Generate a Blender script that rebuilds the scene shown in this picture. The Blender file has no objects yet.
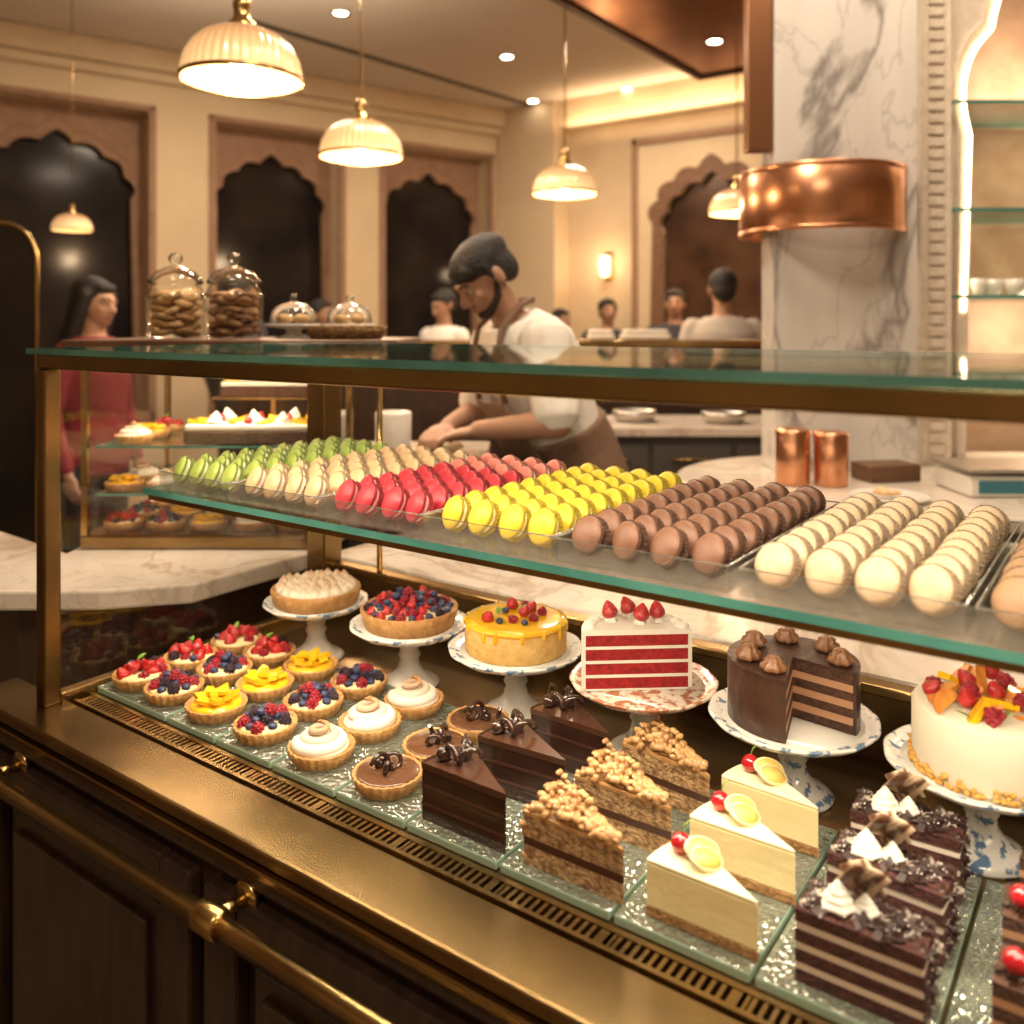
import bpy, bmesh, math, random
from math import sin, cos, pi, radians
from mathutils import Vector, Matrix
R = random.Random(7)
PHI = radians(35.7)
def V(r, f, z=0.0):
    return Vector((r*cos(PHI)-f*sin(PHI), r*sin(PHI)+f*cos(PHI), z))
SC = bpy.context.scene
COL = SC.collection
KIDS = {}

# ------------------------------------------------------------ materials
def mat(name, base, rough=.5, metal=0., c2=None, nscale=8., lo=.35, hi=.65, bump=0., bscale=40., coat=0., sss=0., emit=None, es=0., trans=0., spec=None, stretch=None):
    m = bpy.data.materials.new(name); m.use_nodes = True
    nt = m.node_tree; b = nt.nodes['Principled BSDF']
    b.inputs['Base Color'].default_value = (*base, 1)
    b.inputs['Roughness'].default_value = rough
    b.inputs['Metallic'].default_value = metal
    if coat: b.inputs['Coat Weight'].default_value = coat; b.inputs['Coat Roughness'].default_value = .08
    if sss:
        b.inputs['Subsurface Weight'].default_value = sss
        b.inputs['Subsurface Radius'].default_value = (.01, .006, .003); b.inputs['Subsurface Scale'].default_value = 1.
    if emit: b.inputs['Emission Color'].default_value = (*emit, 1); b.inputs['Emission Strength'].default_value = es
    if trans: b.inputs['Transmission Weight'].default_value = trans
    if spec is not None: b.inputs['Specular IOR Level'].default_value = spec
    tc = nt.nodes.new('ShaderNodeTexCoord'); src = tc.outputs['Object']
    if stretch:
        mp = nt.nodes.new('ShaderNodeMapping'); mp.inputs['Scale'].default_value = stretch
        nt.links.new(src, mp.inputs['Vector']); src = mp.outputs['Vector']
    if c2:
        n = nt.nodes.new('ShaderNodeTexNoise'); n.inputs['Scale'].default_value = nscale; n.inputs['Detail'].default_value = 5
        nt.links.new(src, n.inputs['Vector'])
        r = nt.nodes.new('ShaderNodeValToRGB')
        r.color_ramp.elements[0].position = lo; r.color_ramp.elements[0].color = (*base, 1)
        r.color_ramp.elements[1].position = hi; r.color_ramp.elements[1].color = (*c2, 1)
        nt.links.new(n.outputs['Fac'], r.inputs['Fac']); nt.links.new(r.outputs['Color'], b.inputs['Base Color'])
    if bump:
        n2 = nt.nodes.new('ShaderNodeTexNoise'); n2.inputs['Scale'].default_value = bscale; n2.inputs['Detail'].default_value = 4
        nt.links.new(src, n2.inputs['Vector'])
        bp = nt.nodes.new('ShaderNodeBump'); bp.inputs['Strength'].default_value = bump; bp.inputs['Distance'].default_value = .01
        nt.links.new(n2.outputs['Fac'], bp.inputs['Height']); nt.links.new(bp.outputs['Normal'], b.inputs['Normal'])
    return m
def marble(name, base, vein, scale=1.6, rough=.18, wide=.022, amts=(.85, .5, .28)):
    m = mat(name, base, rough)
    nt = m.node_tree; b = nt.nodes['Principled BSDF']; tc = nt.nodes.new('ShaderNodeTexCoord')
    prev = None
    for sc, w, amt, rot in ((scale, wide, amts[0], .6), (scale*2.6, wide*.7, amts[1], -.5), (scale*.6, .16, amts[2], .2)):
        mp = nt.nodes.new('ShaderNodeMapping'); mp.inputs['Rotation'].default_value = (.3, rot, .4); mp.inputs['Scale'].default_value = (1, 1, .55)
        n = nt.nodes.new('ShaderNodeTexNoise'); n.inputs['Scale'].default_value = sc; n.inputs['Detail'].default_value = 7; n.inputs['Roughness'].default_value = .52; n.inputs['Distortion'].default_value = .8
        nt.links.new(tc.outputs['Object'], mp.inputs[0]); nt.links.new(mp.outputs[0], n.inputs['Vector'])
        r = nt.nodes.new('ShaderNodeValToRGB'); cr = r.color_ramp
        cr.elements[0].position = .5-w; cr.elements[0].color = (0, 0, 0, 1)
        cr.elements[1].position = .5+w; cr.elements[1].color = (0, 0, 0, 1)
        e = cr.elements.new(.5); e.color = (amt, amt, amt, 1)
        nt.links.new(n.outputs['Fac'], r.inputs['Fac'])
        mx = nt.nodes.new('ShaderNodeMix'); mx.data_type = 'RGBA'
        nt.links.new(r.outputs['Color'], mx.inputs[0])
        if prev: nt.links.new(prev, mx.inputs[6])
        else: mx.inputs[6].default_value = (*base, 1)
        mx.inputs[7].default_value = (*vein, 1)
        prev = mx.outputs[2]
    nt.links.new(prev, b.inputs['Base Color'])
    return m
def glass(name, tint=(1, 1, 1), refl=.5, rough=.02, bump=0., bscale=60., base=.03, milk=0., mcol=(.7, .8, .7)):
    m = bpy.data.materials.new(name); m.use_nodes = True; nt = m.node_tree; nt.nodes.clear()
    o = nt.nodes.new('ShaderNodeOutputMaterial'); t = nt.nodes.new('ShaderNodeBsdfTransparent'); g = nt.nodes.new('ShaderNodeBsdfGlossy')
    t.inputs[0].default_value = (*tint, 1); g.inputs['Roughness'].default_value = rough
    lw = nt.nodes.new('ShaderNodeLayerWeight'); lw.inputs['Blend'].default_value = .25
    ma = nt.nodes.new('ShaderNodeMath'); ma.operation = 'MULTIPLY_ADD'; ma.inputs[1].default_value = refl; ma.inputs[2].default_value = base
    nt.links.new(lw.outputs['Fresnel'], ma.inputs[0])
    body = t.outputs[0]
    if milk:
        d = nt.nodes.new('ShaderNodeBsdfDiffuse'); d.inputs[0].default_value = (*mcol, 1)
        mm = nt.nodes.new('ShaderNodeMixShader'); mm.inputs[0].default_value = milk
        nt.links.new(t.outputs[0], mm.inputs[1]); nt.links.new(d.outputs[0], mm.inputs[2]); body = mm.outputs[0]
    mx = nt.nodes.new('ShaderNodeMixShader'); nt.links.new(ma.outputs[0], mx.inputs[0]); nt.links.new(body, mx.inputs[1]); nt.links.new(g.outputs[0], mx.inputs[2])
    nt.links.new(mx.outputs[0], o.inputs[0])
    if bump:
        tc = nt.nodes.new('ShaderNodeTexCoord'); n = nt.nodes.new('ShaderNodeTexVoronoi'); n.inputs['Scale'].default_value = bscale
        nt.links.new(tc.outputs['Object'], n.inputs['Vector'])
        bp = nt.nodes.new('ShaderNodeBump'); bp.inputs['Strength'].default_value = bump; bp.inputs['Distance'].default_value = .004
        nt.links.new(n.outputs['Distance'], bp.inputs['Height'])
        nt.links.new(bp.outputs[0], g.inputs['Normal']); nt.links.new(bp.outputs[0], lw.inputs['Normal'])
    return m
def zgrad(name, cbot, ctop, z0, z1, rough=.5, emis=0, **k):
    m = mat(name, cbot, rough, **k); nt = m.node_tree; b = nt.nodes['Principled BSDF']
    tc = nt.nodes.new('ShaderNodeTexCoord'); sx = nt.nodes.new('ShaderNodeSeparateXYZ'); mr = nt.nodes.new('ShaderNodeMapRange')
    nt.links.new(tc.outputs['Object'], sx.inputs[0]); nt.links.new(sx.outputs[2], mr.inputs[0])
    mr.inputs[1].default_value = z0; mr.inputs[2].default_value = z1
    mx = nt.nodes.new('ShaderNodeMix'); mx.data_type = 'RGBA'; nt.links.new(mr.outputs[0], mx.inputs[0])
    mx.inputs[6].default_value = (*cbot, 1); mx.inputs[7].default_value = (*ctop, 1)
    nt.links.new(mx.outputs[2], b.inputs['Base Color'])
    if emis: nt.links.new(mx.outputs[2], b.inputs['Emission Color']); b.inputs['Emission Strength'].default_value = emis
    return m

BRASS = mat('brass', (.56, .38, .16), .25, 1., c2=(.36, .24, .10), nscale=6, bump=.05, bscale=30)
BRASSL = mat('aged_brass', (.38, .26, .115), .27, 1., c2=(.22, .145, .065), nscale=4, bump=.04, bscale=12)
DECK = mat('bronze_deck', (.26, .17, .08), .26, .9, c2=(.17, .11, .05), nscale=5)
COPPER = mat('copper', (.48, .22, .12), .24, 1., c2=(.34, .15, .075), nscale=4, bump=.05, bscale=8)
COPPERB = mat('brushed_copper', (.74, .37, .22), .28, 1., c2=(.58, .27, .14), nscale=5, stretch=(3, 3, 1))
WOOD = mat('dark_wood', (.052, .027, .017), .34, c2=(.028, .014, .009), nscale=7, stretch=(9, 9, 1), coat=.4)
WOODM = mat('walnut', (.14, .065, .03), .45, c2=(.08, .035, .015), nscale=6, stretch=(1, 8, 8))
PLASTER = mat('cream_plaster', (.66, .52, .34), .85, c2=(.60, .46, .30), nscale=2.5, bump=.1, bscale=25)
CEIL = mat('ceiling_paint', (.74, .66, .56), .9, c2=(.70, .62, .52), nscale=1.5)
TERRA = mat('carved_terracotta', (.34, .20, .13), .85, c2=(.28, .16, .10), nscale=12, bump=.4, bscale=30)
STONE = mat('carved_white_stone', (.70, .61, .51), .7, c2=(.62, .53, .43), nscale=25, bump=.5, bscale=55)
FLOORM = mat('floor_stone', (.10, .065, .04), .3, c2=(.16, .10, .06), nscale=3)
MARB = marble('grey_vein_marble', (.76, .72, .68), (.16, .14, .135), 1.25, amts=(.8, .32, .30), wide=.018)
MARBC = marble('warm_counter_marble', (.72, .65, .57), (.38, .28, .20), 2.4, amts=(.6, .35, .25))
TILE = mat('pink_peach_stone', (.60, .42, .30), .5, .05, c2=(.48, .30, .20), nscale=7, bump=.3, bscale=30)
NIGHT = mat('night_window_glass', (.012, .010, .012), .12, c2=(.03, .022, .016), nscale=2, spec=.2)
GL = glass('clear_glass', refl=.7, base=.045)
GLTOP = glass('top_glass', (.90, .95, .92), .8, .03, base=.04)
ACR = glass('clear_acrylic', (.985, .985, .985), .45, .05, base=.05, milk=.035, mcol=(.9, .88, .8))
GEDGE = mat('green_glass_edge', (.04, .17, .14), .10, c2=(.12, .36, .30), nscale=5, coat=.8)
SLAB = glass('textured_glass', (.88, .93, .88), .7, .06, bump=1., bscale=130, base=.22, milk=.26, mcol=(.50, .54, .43))
SLABE = mat('slab_edge', (.34, .48, .38), .12, coat=.6)
CERAM = mat('white_porcelain', (.78, .75, .69), .2, coat=.5)
PATT = mat('blue_floral_porcelain', (.77, .75, .70), .2, c2=(.12, .21, .35), nscale=70, lo=.53, hi=.60, coat=.5)
PATR = mat('red_floral_porcelain', (.76, .65, .54), .2, c2=(.42, .16, .08), nscale=60, lo=.47, hi=.56, coat=.5)
CRUST = mat('baked_crust', (.58, .32, .11), .65, c2=(.40, .19, .055), nscale=60, bump=.4, bscale=160)
CRUMB = mat('biscuit_base', (.44, .24, .09), .9, c2=(.30, .15, .05), nscale=120, bump=1., bscale=200)
CREAM = mat('whipped_cream', (.80, .75, .66), .5, sss=.1, bump=.1, bscale=60)
CHOC = mat('dark_chocolate', (.030, .012, .008), .2, c2=(.048, .020, .012), nscale=30, coat=.5)
CHOCM = mat('chocolate_ganache', (.070, .029, .017), .22, coat=.6)
CHOCL = mat('chocolate_sponge', (.105, .044, .024), .85, c2=(.055, .022, .012), nscale=120, bump=.6, bscale=220)
MOUSSE = mat('milk_chocolate_cream', (.46, .25, .14), .6)
REDV = mat('red_velvet_sponge', (.40, .016, .018), .85, c2=(.24, .008, .010), nscale=120, bump=.5, bscale=200)
NUTS = mat('caramel_nuts', (.60, .36, .15), .35, c2=(.34, .16, .055), nscale=60, coat=.5)
NUTSP = mat('nut_sponge', (.50, .31, .145), .9, c2=(.24, .13, .055), nscale=110, lo=.42, hi=.60, bump=1., bscale=170)
CHEESE = mat('cheesecake_custard', (.82, .71, .40), .5, c2=(.78, .65, .33), nscale=18, bump=.12, bscale=50)
CHEESET = mat('cheesecake_top', (.86, .78, .52), .4)
MANGO = mat('mango_glaze', (.90, .57, .018), .12, c2=(.88, .43, .010), nscale=14, coat=.9)
STRAW = mat('strawberry_red', (.56, .015, .013), .22, c2=(.38, .006, .008), nscale=60, bump=.5, bscale=220, coat=.6)
RASP = mat('raspberry_red', (.42, .016, .032), .35, bump=1., bscale=260, coat=.3)
BLUEB = mat('blueberry', (.022, .030, .085), .35, c2=(.05, .06, .13), nscale=60)
BLACKB = mat('blackberry', (.03, .008, .025), .25, bump=1., bscale=260, coat=.4)
LEAF = mat('green_fruit_leaf', (.18, .32, .04), .5)
CHERRY = mat('cherry_red', (.46, .010, .018), .1, coat=1.)
BANANA = mat('lemon_slice', (.86, .62, .20), .35, c2=(.84, .54, .11), nscale=60)
RIND = mat('lemon_rind', (.88, .76, .42), .4)
MERI = zgrad('toasted_meringue', (.82, .77, .67), (.44, .21, .07), .030, .052, .5)
SKIN = mat('skin', (.37, .20, .125), .5, sss=.1)
SKINL = mat('light_skin', (.43, .25, .17), .5, sss=.1)
HAIR = mat('black_hair', (.012, .009, .008), .6, bump=.8, bscale=120)
SHIRTW = mat('white_cotton', (.76, .72, .66), .85, bump=1.2, bscale=6)
SHIRTG = mat('grey_cotton', (.46, .41, .37), .85, bump=1., bscale=7)
SHIRTR = mat('red_cotton', (.18, .012, .024), .8, bump=.8, bscale=8)
SHIRTD = mat('dark_cotton', (.03, .03, .04), .85, bump=.3, bscale=9)
TROU = mat('dark_trousers', (.02, .02, .025), .85)
APRON = mat('brown_apron', (.17, .097, .06), .85, bump=1., bscale=9)
EYEW = mat('eye_white', (.42, .36, .31), .3)
EYEB = mat('eye_iris', (.02, .01, .006), .1)
LIP = mat('lip', (.32, .13, .10), .45)
LED = mat('warm_led', (1, .8, .5), .5, emit=(1., .74, .44), es=8)
BULB = mat('lamp_bulb', (1, .8, .5), .5, emit=(1., .72, .42), es=45)
SPOTM = mat('downlight_lens', (1, .9, .7), .5, emit=(1., .86, .66), es=22)
SHADEG = zgrad('ribbed_lamp_glass', (1., .66, .32), (.38, .20, .09), .0, .15, .3, emis=.65, coat=.6)  # bulb glow painted into the glass colour: bright at the rim, dimmer amber above
STEEL = mat('brushed_steel', (.5, .47, .43), .35, .9)
GREYC = mat('grey_cabinet', (.08, .07, .06), .5)
CLOTH = mat('white_cloth', (.72, .66, .58), .9, bump=.3, bscale=30)
LCD = mat('scale_display', (.01, .02, .02), .2, emit=(.08, .35, .32), es=.25)
WICK = mat('wicker', (.32, .18, .07), .8, c2=(.16, .08, .03), nscale=70, bump=1., bscale=90)
COOK = mat('cookie', (.80, .57, .31), .8, c2=(.56, .34, .15), nscale=40, bump=.6, bscale=70)
COOKD = mat('dark_cookie', (.62, .38, .18), .8, c2=(.20, .09, .04), nscale=40, bump=.6, bscale=70)

# ------------------------------------------------------------ builder
class B:
    def __init__(s): s.bm = bmesh.new()
    def face(s, vs, mi=0, sm=False):
        try:
            f = s.bm.faces.new(vs); f.material_index = mi; f.smooth = sm; return f
        except ValueError: return None
    def grid(s, rings, mi=0, sm=True, closed=True, cap0=True, cap1=True):
        vr = []
        for ring in rings:
            if len(ring) == 1: vr.append([s.bm.verts.new(ring[0])])
            else: vr.append([s.bm.verts.new(p) for p in ring])
        for a, b in zip(vr[:-1], vr[1:]):
            n = max(len(a), len(b)); m = n if closed else n-1
            for i in range(m):
                j = (i+1) % n
                if len(a) == 1 and len(b) == 1: continue
                if len(a) == 1: s.face((a[0], b[i], b[j]), mi, sm)
                elif len(b) == 1: s.face((a[i], a[j], b[0]), mi, sm)
                else: s.face((a[i], a[j], b[j], b[i]), mi, sm)
        if cap0 and len(vr[0]) > 2: s.face(vr[0][::-1], mi)
        if cap1 and len(vr[-1]) > 2: s.face(vr[-1], mi)
        return s
    def box(s, x0, x1, y0, y1, z0, z1, mi=0, M=None, edge=None):
        P = [Vector(p) for p in ((x0,y0,z0),(x1,y0,z0),(x1,y1,z0),(x0,y1,z0),(x0,y0,z1),(x1,y0,z1),(x1,y1,z1),(x0,y1,z1))]
        if M: P = [M @ p for p in P]
        v = [s.bm.verts.new(p) for p in P]
        e = mi if edge is None else edge
        for q, k in (((0,3,2,1), mi), ((4,5,6,7), mi), ((0,1,5,4), e), ((1,2,6,5), e), ((2,3,7,6), e), ((3,0,4,7), e)):
            s.face([v[i] for i in q], k)
        return s
    def lathe(s, prof, seg=32, c=(0,0,0), mi=0, fl=None, M=None, sm=True, caps=False):
        rings = []
        for r, z in prof:
            if r < 1e-6: ring = [Vector((0, 0, z))]
            else:
                ring = []
                for i in range(seg):
                    a = 2*pi*i/seg; rr = r*(1+(fl[1]*cos(fl[0]*a) if fl else 0))
                    ring.append(Vector((rr*cos(a), rr*sin(a), z)))
            if M: ring = [M @ p for p in ring]
            rings.append([p+Vector(c) for p in ring])
        return s.grid(rings, mi, sm, cap0=caps, cap1=caps)
    def ball(s, c, r, seg=12, n=8, mi=0, M=None, jit=0):
        if not hasattr(r, '__len__'): r = (r, r, r)
        rings = []
        for k in range(n+1):
            t = pi*k/n
            if k in (0, n): ring = [Vector((0, 0, -r[2]*cos(t)))]
            else: ring = [Vector((r[0]*sin(t)*cos(2*pi*i/seg), r[1]*sin(t)*sin(2*pi*i/seg), -r[2]*cos(t)))*(1+R.uniform(-jit, jit)) for i in range(seg)]
            if M: ring = [M @ p for p in ring]
            rings.append([p+Vector(c) for p in ring])
        return s.grid(rings, mi)
    def chunk(s, c, r, mi=0, flat=1.):
        M = Matrix.Rotation(R.uniform(0, 6.28), 3, 'Z') @ Matrix.Rotation(R.uniform(0, 6.28), 3, 'X')
        rr = (r*R.uniform(.7, 1.2), r*R.uniform(.5, 1), r*R.uniform(.5, .9)*flat)
        return s.ball(c, rr, 6, 4, mi, M, .18)
    def flake(s, c, r, mi=0):
        M = Matrix.Translation(Vector(c)) @ (Matrix.Rotation(R.uniform(0, 6.28), 4, 'Z') @ Matrix.Rotation(R.uniform(-1, 1), 4, 'X') @ Matrix.Rotation(R.uniform(-.8, .8), 4, 'Y'))
        a, b_, t = r*R.uniform(.7, 1.5), r*R.uniform(.35, .7), r*.14
        return s.box(-a, a, -b_, b_, -t, t, mi, M)
    def frame(s, d):
        d = d.normalized(); h = Vector((0, 0, 1)) if abs(d.z) < .9 else Vector((1, 0, 0))
        a = d.cross(h).normalized(); return a, a.cross(d).normalized()
    def cap(s, p0, p1, r0, r1, seg=12, mi=0):
        p0, p1 = Vector(p0), Vector(p1); d = (p1-p0); a, b = s.frame(d); d.normalize(); rings = [[p0-d*r0]]
        for t in (.4, .8): rings.append([p0-d*r0*cos(t*pi/2)+(a*cos(w)+b*sin(w))*r0*sin(t*pi/2) for w in (2*pi*i/seg for i in range(seg))])
        rings.append([p0+(a*cos(w)+b*sin(w))*r0 for w in (2*pi*i/seg for i in range(seg))])
        rings.append([p1+(a*cos(w)+b*sin(w))*r1 for w in (2*pi*i/seg for i in range(seg))])
        for t in (.8, .4): rings.append([p1+d*r1*cos(t*pi/2)+(a*cos(w)+b*sin(w))*r1*sin(t*pi/2) for w in (2*pi*i/seg for i in range(seg))])
        rings.append([p1+d*r1])
        return s.grid(rings, mi)
    def tube(s, pts, r, seg=10, mi=0, closed=False):
        pts = [Vector(p) for p in pts]; n = len(pts); rings = []; pa = None
        for i, p in enumerate(pts):
            if closed: d = pts[(i+1) % n]-pts[i-1]
            else: d = pts[min(i+1, n-1)]-pts[max(i-1, 0)]
            d.normalize()
            if pa is None: pa, _ = s.frame(d)
            pa = (pa-d*pa.dot(d)).normalized(); b = d.cross(pa)
            rr = r(i/(n-1)) if callable(r) else r
            rings.append([p+(pa*cos(w)+b*sin(w))*rr for w in (2*pi*k/seg for k in range(seg))])
        if closed: rings.append(rings[0])
        return s.grid(rings, mi, cap0=not closed, cap1=not closed)
    def loft(s, rings, n=24, mi=0):
        out = []
        for c, ax, ay in rings:
            out.append([Vector(c)+Vector(ax)*cos(w)+Vector(ay)*sin(w) for w in (2*pi*i/n for i in range(n))])
        return s.grid(out, mi)
    def prism(s, pts, z0, z1, mi=0, top=None, M=None):
        a = [Vector((p[0], p[1], z0)) for p in pts]; b = [Vector((p[0], p[1], z1)) for p in pts]
        if M: a = [M @ p for p in a]; b = [M @ p for p in b]
        a = [s.bm.verts.new(p) for p in a]; b = [s.bm.verts.new(p) for p in b]; n = len(a)
        for i in range(n): s.face((a[i], a[(i+1) % n], b[(i+1) % n], b[i]), mi)
        s.face(a[::-1], mi); s.face(b, mi if top is None else top)
        return s
    def sector(s, r, a0, a1, z0, z1, mi=0, rin=0, n=36):
        o = [(r*cos(a0+(a1-a0)*i/n), r*sin(a0+(a1-a0)*i/n)) for i in range(n+1)]
        if rin:
            i_ = [(rin*cos(a0+(a1-a0)*i/n), rin*sin(a0+(a1-a0)*i/n)) for i in range(n+1)]
            for k in range(n): s.prism([o[k], o[k+1], i_[k+1], i_[k]], z0, z1, mi)
        else: s.prism([(0, 0)]+o, z0, z1, mi)
        return s
    def panel(s, outer, holes, t, mi=0, y0=0):
        edges = []
        for loop in [outer]+holes:
            v = [s.bm.verts.new((p[0], y0, p[1])) for p in loop]
            for i in range(len(v)): edges.append(s.bm.edges.new((v[i], v[(i+1) % len(v)])))
        g = bmesh.ops.triangle_fill(s.bm, use_beauty=True, edges=edges)
        fs = [f for f in g['geom'] if isinstance(f, bmesh.types.BMFace)]
        e = bmesh.ops.extrude_face_region(s.bm, geom=fs)
        bmesh.ops.translate(s.bm, vec=(0, t, 0), verts=[q for q in e['geom'] if isinstance(q, bmesh.types.BMVert)])
        for f in s.bm.faces: f.material_index = mi
        return s
    def mesh(s, name, mats):
        bmesh.ops.recalc_face_normals(s.bm, faces=s.bm.faces)
        me = bpy.data.meshes.new(name); s.bm.to_mesh(me); s.bm.free()
        for m in (mats if isinstance(mats, (list, tuple)) else [mats]): me.materials.append(m)
        return me
    def done(s, name, mats, parent=None, loc=(0,0,0), rot=0, bevel=0, vox=0, label=None):
        me = s.mesh(name, mats)
        ob = bpy.data.objects.new(name, me); COL.objects.link(ob)
        ob.location = loc; ob.rotation_euler = rot if hasattr(rot, '__len__') else (0, 0, rot)
        if vox:
            m = ob.modifiers.new('r', 'REMESH'); m.mode = 'VOXEL'; m.voxel_size = vox; m.use_smooth_shade = True
            k = ob.modifiers.new('s', 'SMOOTH'); k.factor = .5; k.iterations = 5
            bpy.context.view_layer.update()
            dg = bpy.context.evaluated_depsgraph_get()
            nm = bpy.data.meshes.new_from_object(ob.evaluated_get(dg)); ob.modifiers.clear(); ob.data = nm
            nm.materials.clear()
            for mm in (mats if isinstance(mats, (list, tuple)) else [mats]): nm.materials.append(mm)
            for p in nm.polygons: p.use_smooth = True
        if bevel:
            m = ob.modifiers.new('b', 'BEVEL'); m.width = bevel; m.segments = 2; m.limit_method = 'ANGLE'
        if parent: setp(ob, parent)
        if label: ob['label'] = label
        return ob
def setp(o, p):
    o.parent = p; KIDS.setdefault(p.name, []).append(o)
def tag(o, label, cat, group=None):
    o['label'] = label; o['category'] = cat
    if group: o['group'] = group
    return o
def struct(o): o['kind'] = 'structure'; return o
def root(name, label, cat, loc=(0,0,0), rot=0, group=None):
    e = bpy.data.objects.new(name, None); e.empty_display_size = .05; COL.objects.link(e)
    e.location = loc; e.rotation_euler = rot if hasattr(rot, '__len__') else (0, 0, rot)
    return tag(e, label, cat, group)
def inst(name, me, parent, loc, rot=(0,0,0), sc=1, label=None):
    o = bpy.data.objects.new(name, me); COL.objects.link(o); o.location = loc
    o.rotation_euler = rot if hasattr(rot, '__len__') else (0, 0, rot)
    o.scale = sc if hasattr(sc, '__len__') else (sc, sc, sc)
    if parent: setp(o, parent)
    if label: o['label'] = label
    return o
def dup(src, loc, rot=None, label=None):
    n = src.copy(); COL.objects.link(n); n.location = loc
    if rot is not None: n.rotation_euler = rot if hasattr(rot, '__len__') else (0, 0, rot)
    if label: n['label'] = label
    def rec(a, b):
        for c in list(KIDS.get(a.name, [])):
            k = c.copy(); COL.objects.link(k); setp(k, b); rec(c, k)
    rec(src, n)
    return n

# ------------------------------------------------------------ room
HC = 3.6
struct(B().box(-10, 4.3, -3.8, 7.9, -.1, 0).done('floor', FLOORM))
struct(B().box(-10, 4.3, -3.8, 7.9, HC, HC+.1).done('ceiling', CEIL))
CX, CY = -5.23, 7.41
UA = math.atan2(-.953, -.303)
def arch(cx, w, z0, zs, za, lobes=7, n=84, amp=.10, tipk=.12):
    pts = [(cx-w, z0)]
    for i in range(n+1):
        a = pi-pi*i/n; k = 1+amp*abs(sin(lobes*a))
        tip = tipk*max(0, 1-abs(a-pi/2)/.25)
        pts.append((cx+w*cos(a)*k/(1+amp*.6), zs+(za-zs)*(sin(a)*k+tip)/(1+amp+tipk)))
    pts.append((cx+w, z0)); return pts
def rect(x0, x1, z0, z1): return [(x0, z0), (x1, z0), (x1, z1), (x0, z1)]
WIN = [(.37, 1.56), (2.0, 3.11), (3.62, 4.85), (5.5, 6.7)]
holes = [rect(a, b, .75, 3.12) for a, b in WIN]
struct(B().panel(rect(-.3, 11.8, 0, HC), holes, -.3).done('wall_left', PLASTER, loc=(CX, CY, 0), rot=UA))
for i, (a, b) in enumerate(WIN):
    c = (a+b)/2; w = (b-a)/2
    o = struct(B().panel(rect(a, b, .75, 3.12), [arch(c, w*.90, .80, 2.44, 2.93, amp=.08)], -.05, y0=-.20).done('window_%d' % (i+1), TERRA, loc=(CX, CY, 0), rot=UA))
    struct(B().box(a-.02, b+.02, -.29, -.27, .73, 3.14).done('window_pane', NIGHT, parent=o))
    f = B()
    for q in ((a-.05, a+.01, .70, 3.16), (b-.01, b+.05, .70, 3.16), (a-.05, b+.05, 3.11, 3.16), (a-.05, b+.05, .70, .78)):
        f.box(q[0], q[1], -.02, .02, q[2], q[3])
    struct(f.done('window_frame', TERRA, parent=o, bevel=.008))
    struct(B().tube([(x, -.20, z) for x, z in arch(c, w*.91, .80, 2.44, 2.94, amp=.08)], .012, 6).tube([(x, -.20, z) for x, z in arch(c, w*.96, 1.9, 2.44, 3.04, amp=.08)], .007, 6).done('arch_moulding', TERRA, parent=o))
struct(B().box(-.3, 11.8, 0, .10, 3.42, HC).box(-.3, 11.8, 0, .06, 3.34, 3.42).done('trim_1', PLASTER, loc=(CX, CY, 0), rot=UA, bevel=.02))
struct(B().box(-5.7, 4.3, CY, CY+.25, 0, HC).done('wall_back', PLASTER))
struct(B().box(-5.30, -4.62, CY-.28, CY, 0, HC).done('trim_2', PLASTER, bevel=.01))
struct(B().box(-4.62, 4, CY-.25, CY, 3.34, HC).done('trim_3', PLASTER, bevel=.01))
struct(B().box(4.0, 4.25, -3.7, 7.6, 0, HC).done('wall_right', PLASTER))
struct(B().box(-9.5, 4.3, -3.7, -3.5, 0, HC).done('wall_front', PLASTER))
AR = arch(-3.1, .50, .85, 2.3, 2.80)
o = B().panel(rect(-3.82, -2.38, .8, 3.10), [AR], -.05, y0=-.02).done('alcove_screen', PLASTER, loc=(0, CY-.03, 0))
tag(o, 'carved cusped arch screen with dark mirror on the cream wall', 'wall panel')
B().box(-3.75, -2.45, -.012, .0, .82, 3.05).done('mirror', mat('bronze_mirror', (.10, .05, .028), .2, .3, c2=(.05, .025, .015), nscale=3), parent=o)
f = B()
for q in ((-3.88, -3.82, .75, 3.16), (-2.38, -2.32, .75, 3.16), (-3.88, -2.32, 3.10, 3.16)): f.box(q[0], q[1], -.10, 0, q[2], q[3])
f.done('frame', TERRA, parent=o, bevel=.008)
B().panel([(x*1.0, z) for x, z in arch(-3.1, .60, .85, 2.38, 2.95)], [arch(-3.1, .49, .86, 2.3, 2.79)], -.02, y0=-.075).done('carved_border', mat('carved_brown', (.20, .10, .05), .6, c2=(.12, .055, .028), nscale=30, bump=1., bscale=40), parent=o)
s = root('wall_sconce', 'small brass wall sconce with glowing glass shade', 'wall lamp', (-4.18, CY, 2.0))
B().box(-.04, .04, -.02, 0, -.12, .14).done('backplate', BRASS, parent=s)
B().lathe([(.03, -.09), (.045, -.05), (.045, .10), (.04, .10)], 20, c=(0, -.09, 0)).done('lamp_shade', mat('sconce_glass', (1, .8, .5), .4, emit=(1, .66, .34), es=5), parent=s)
pc = root('ceiling_bulkhead', 'polished copper-clad ceiling bulkhead with downlights', 'ceiling panel')
B().box(-2.75, .6, 3.84, 6.3, 3.34, HC-.01).done('copper_cladding', COPPER, parent=pc, bevel=.01)
B().box(-2.80, -2.75, 3.80, 6.35, 3.32, HC-.01).box(-2.75, .6, 6.3, 6.35, 3.32, HC-.01).done('dark_edge', WOODM, parent=pc)
col = root('marble_column', 'square grey-veined white marble column', 'column', V(1.165, 3.17), PHI)
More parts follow.
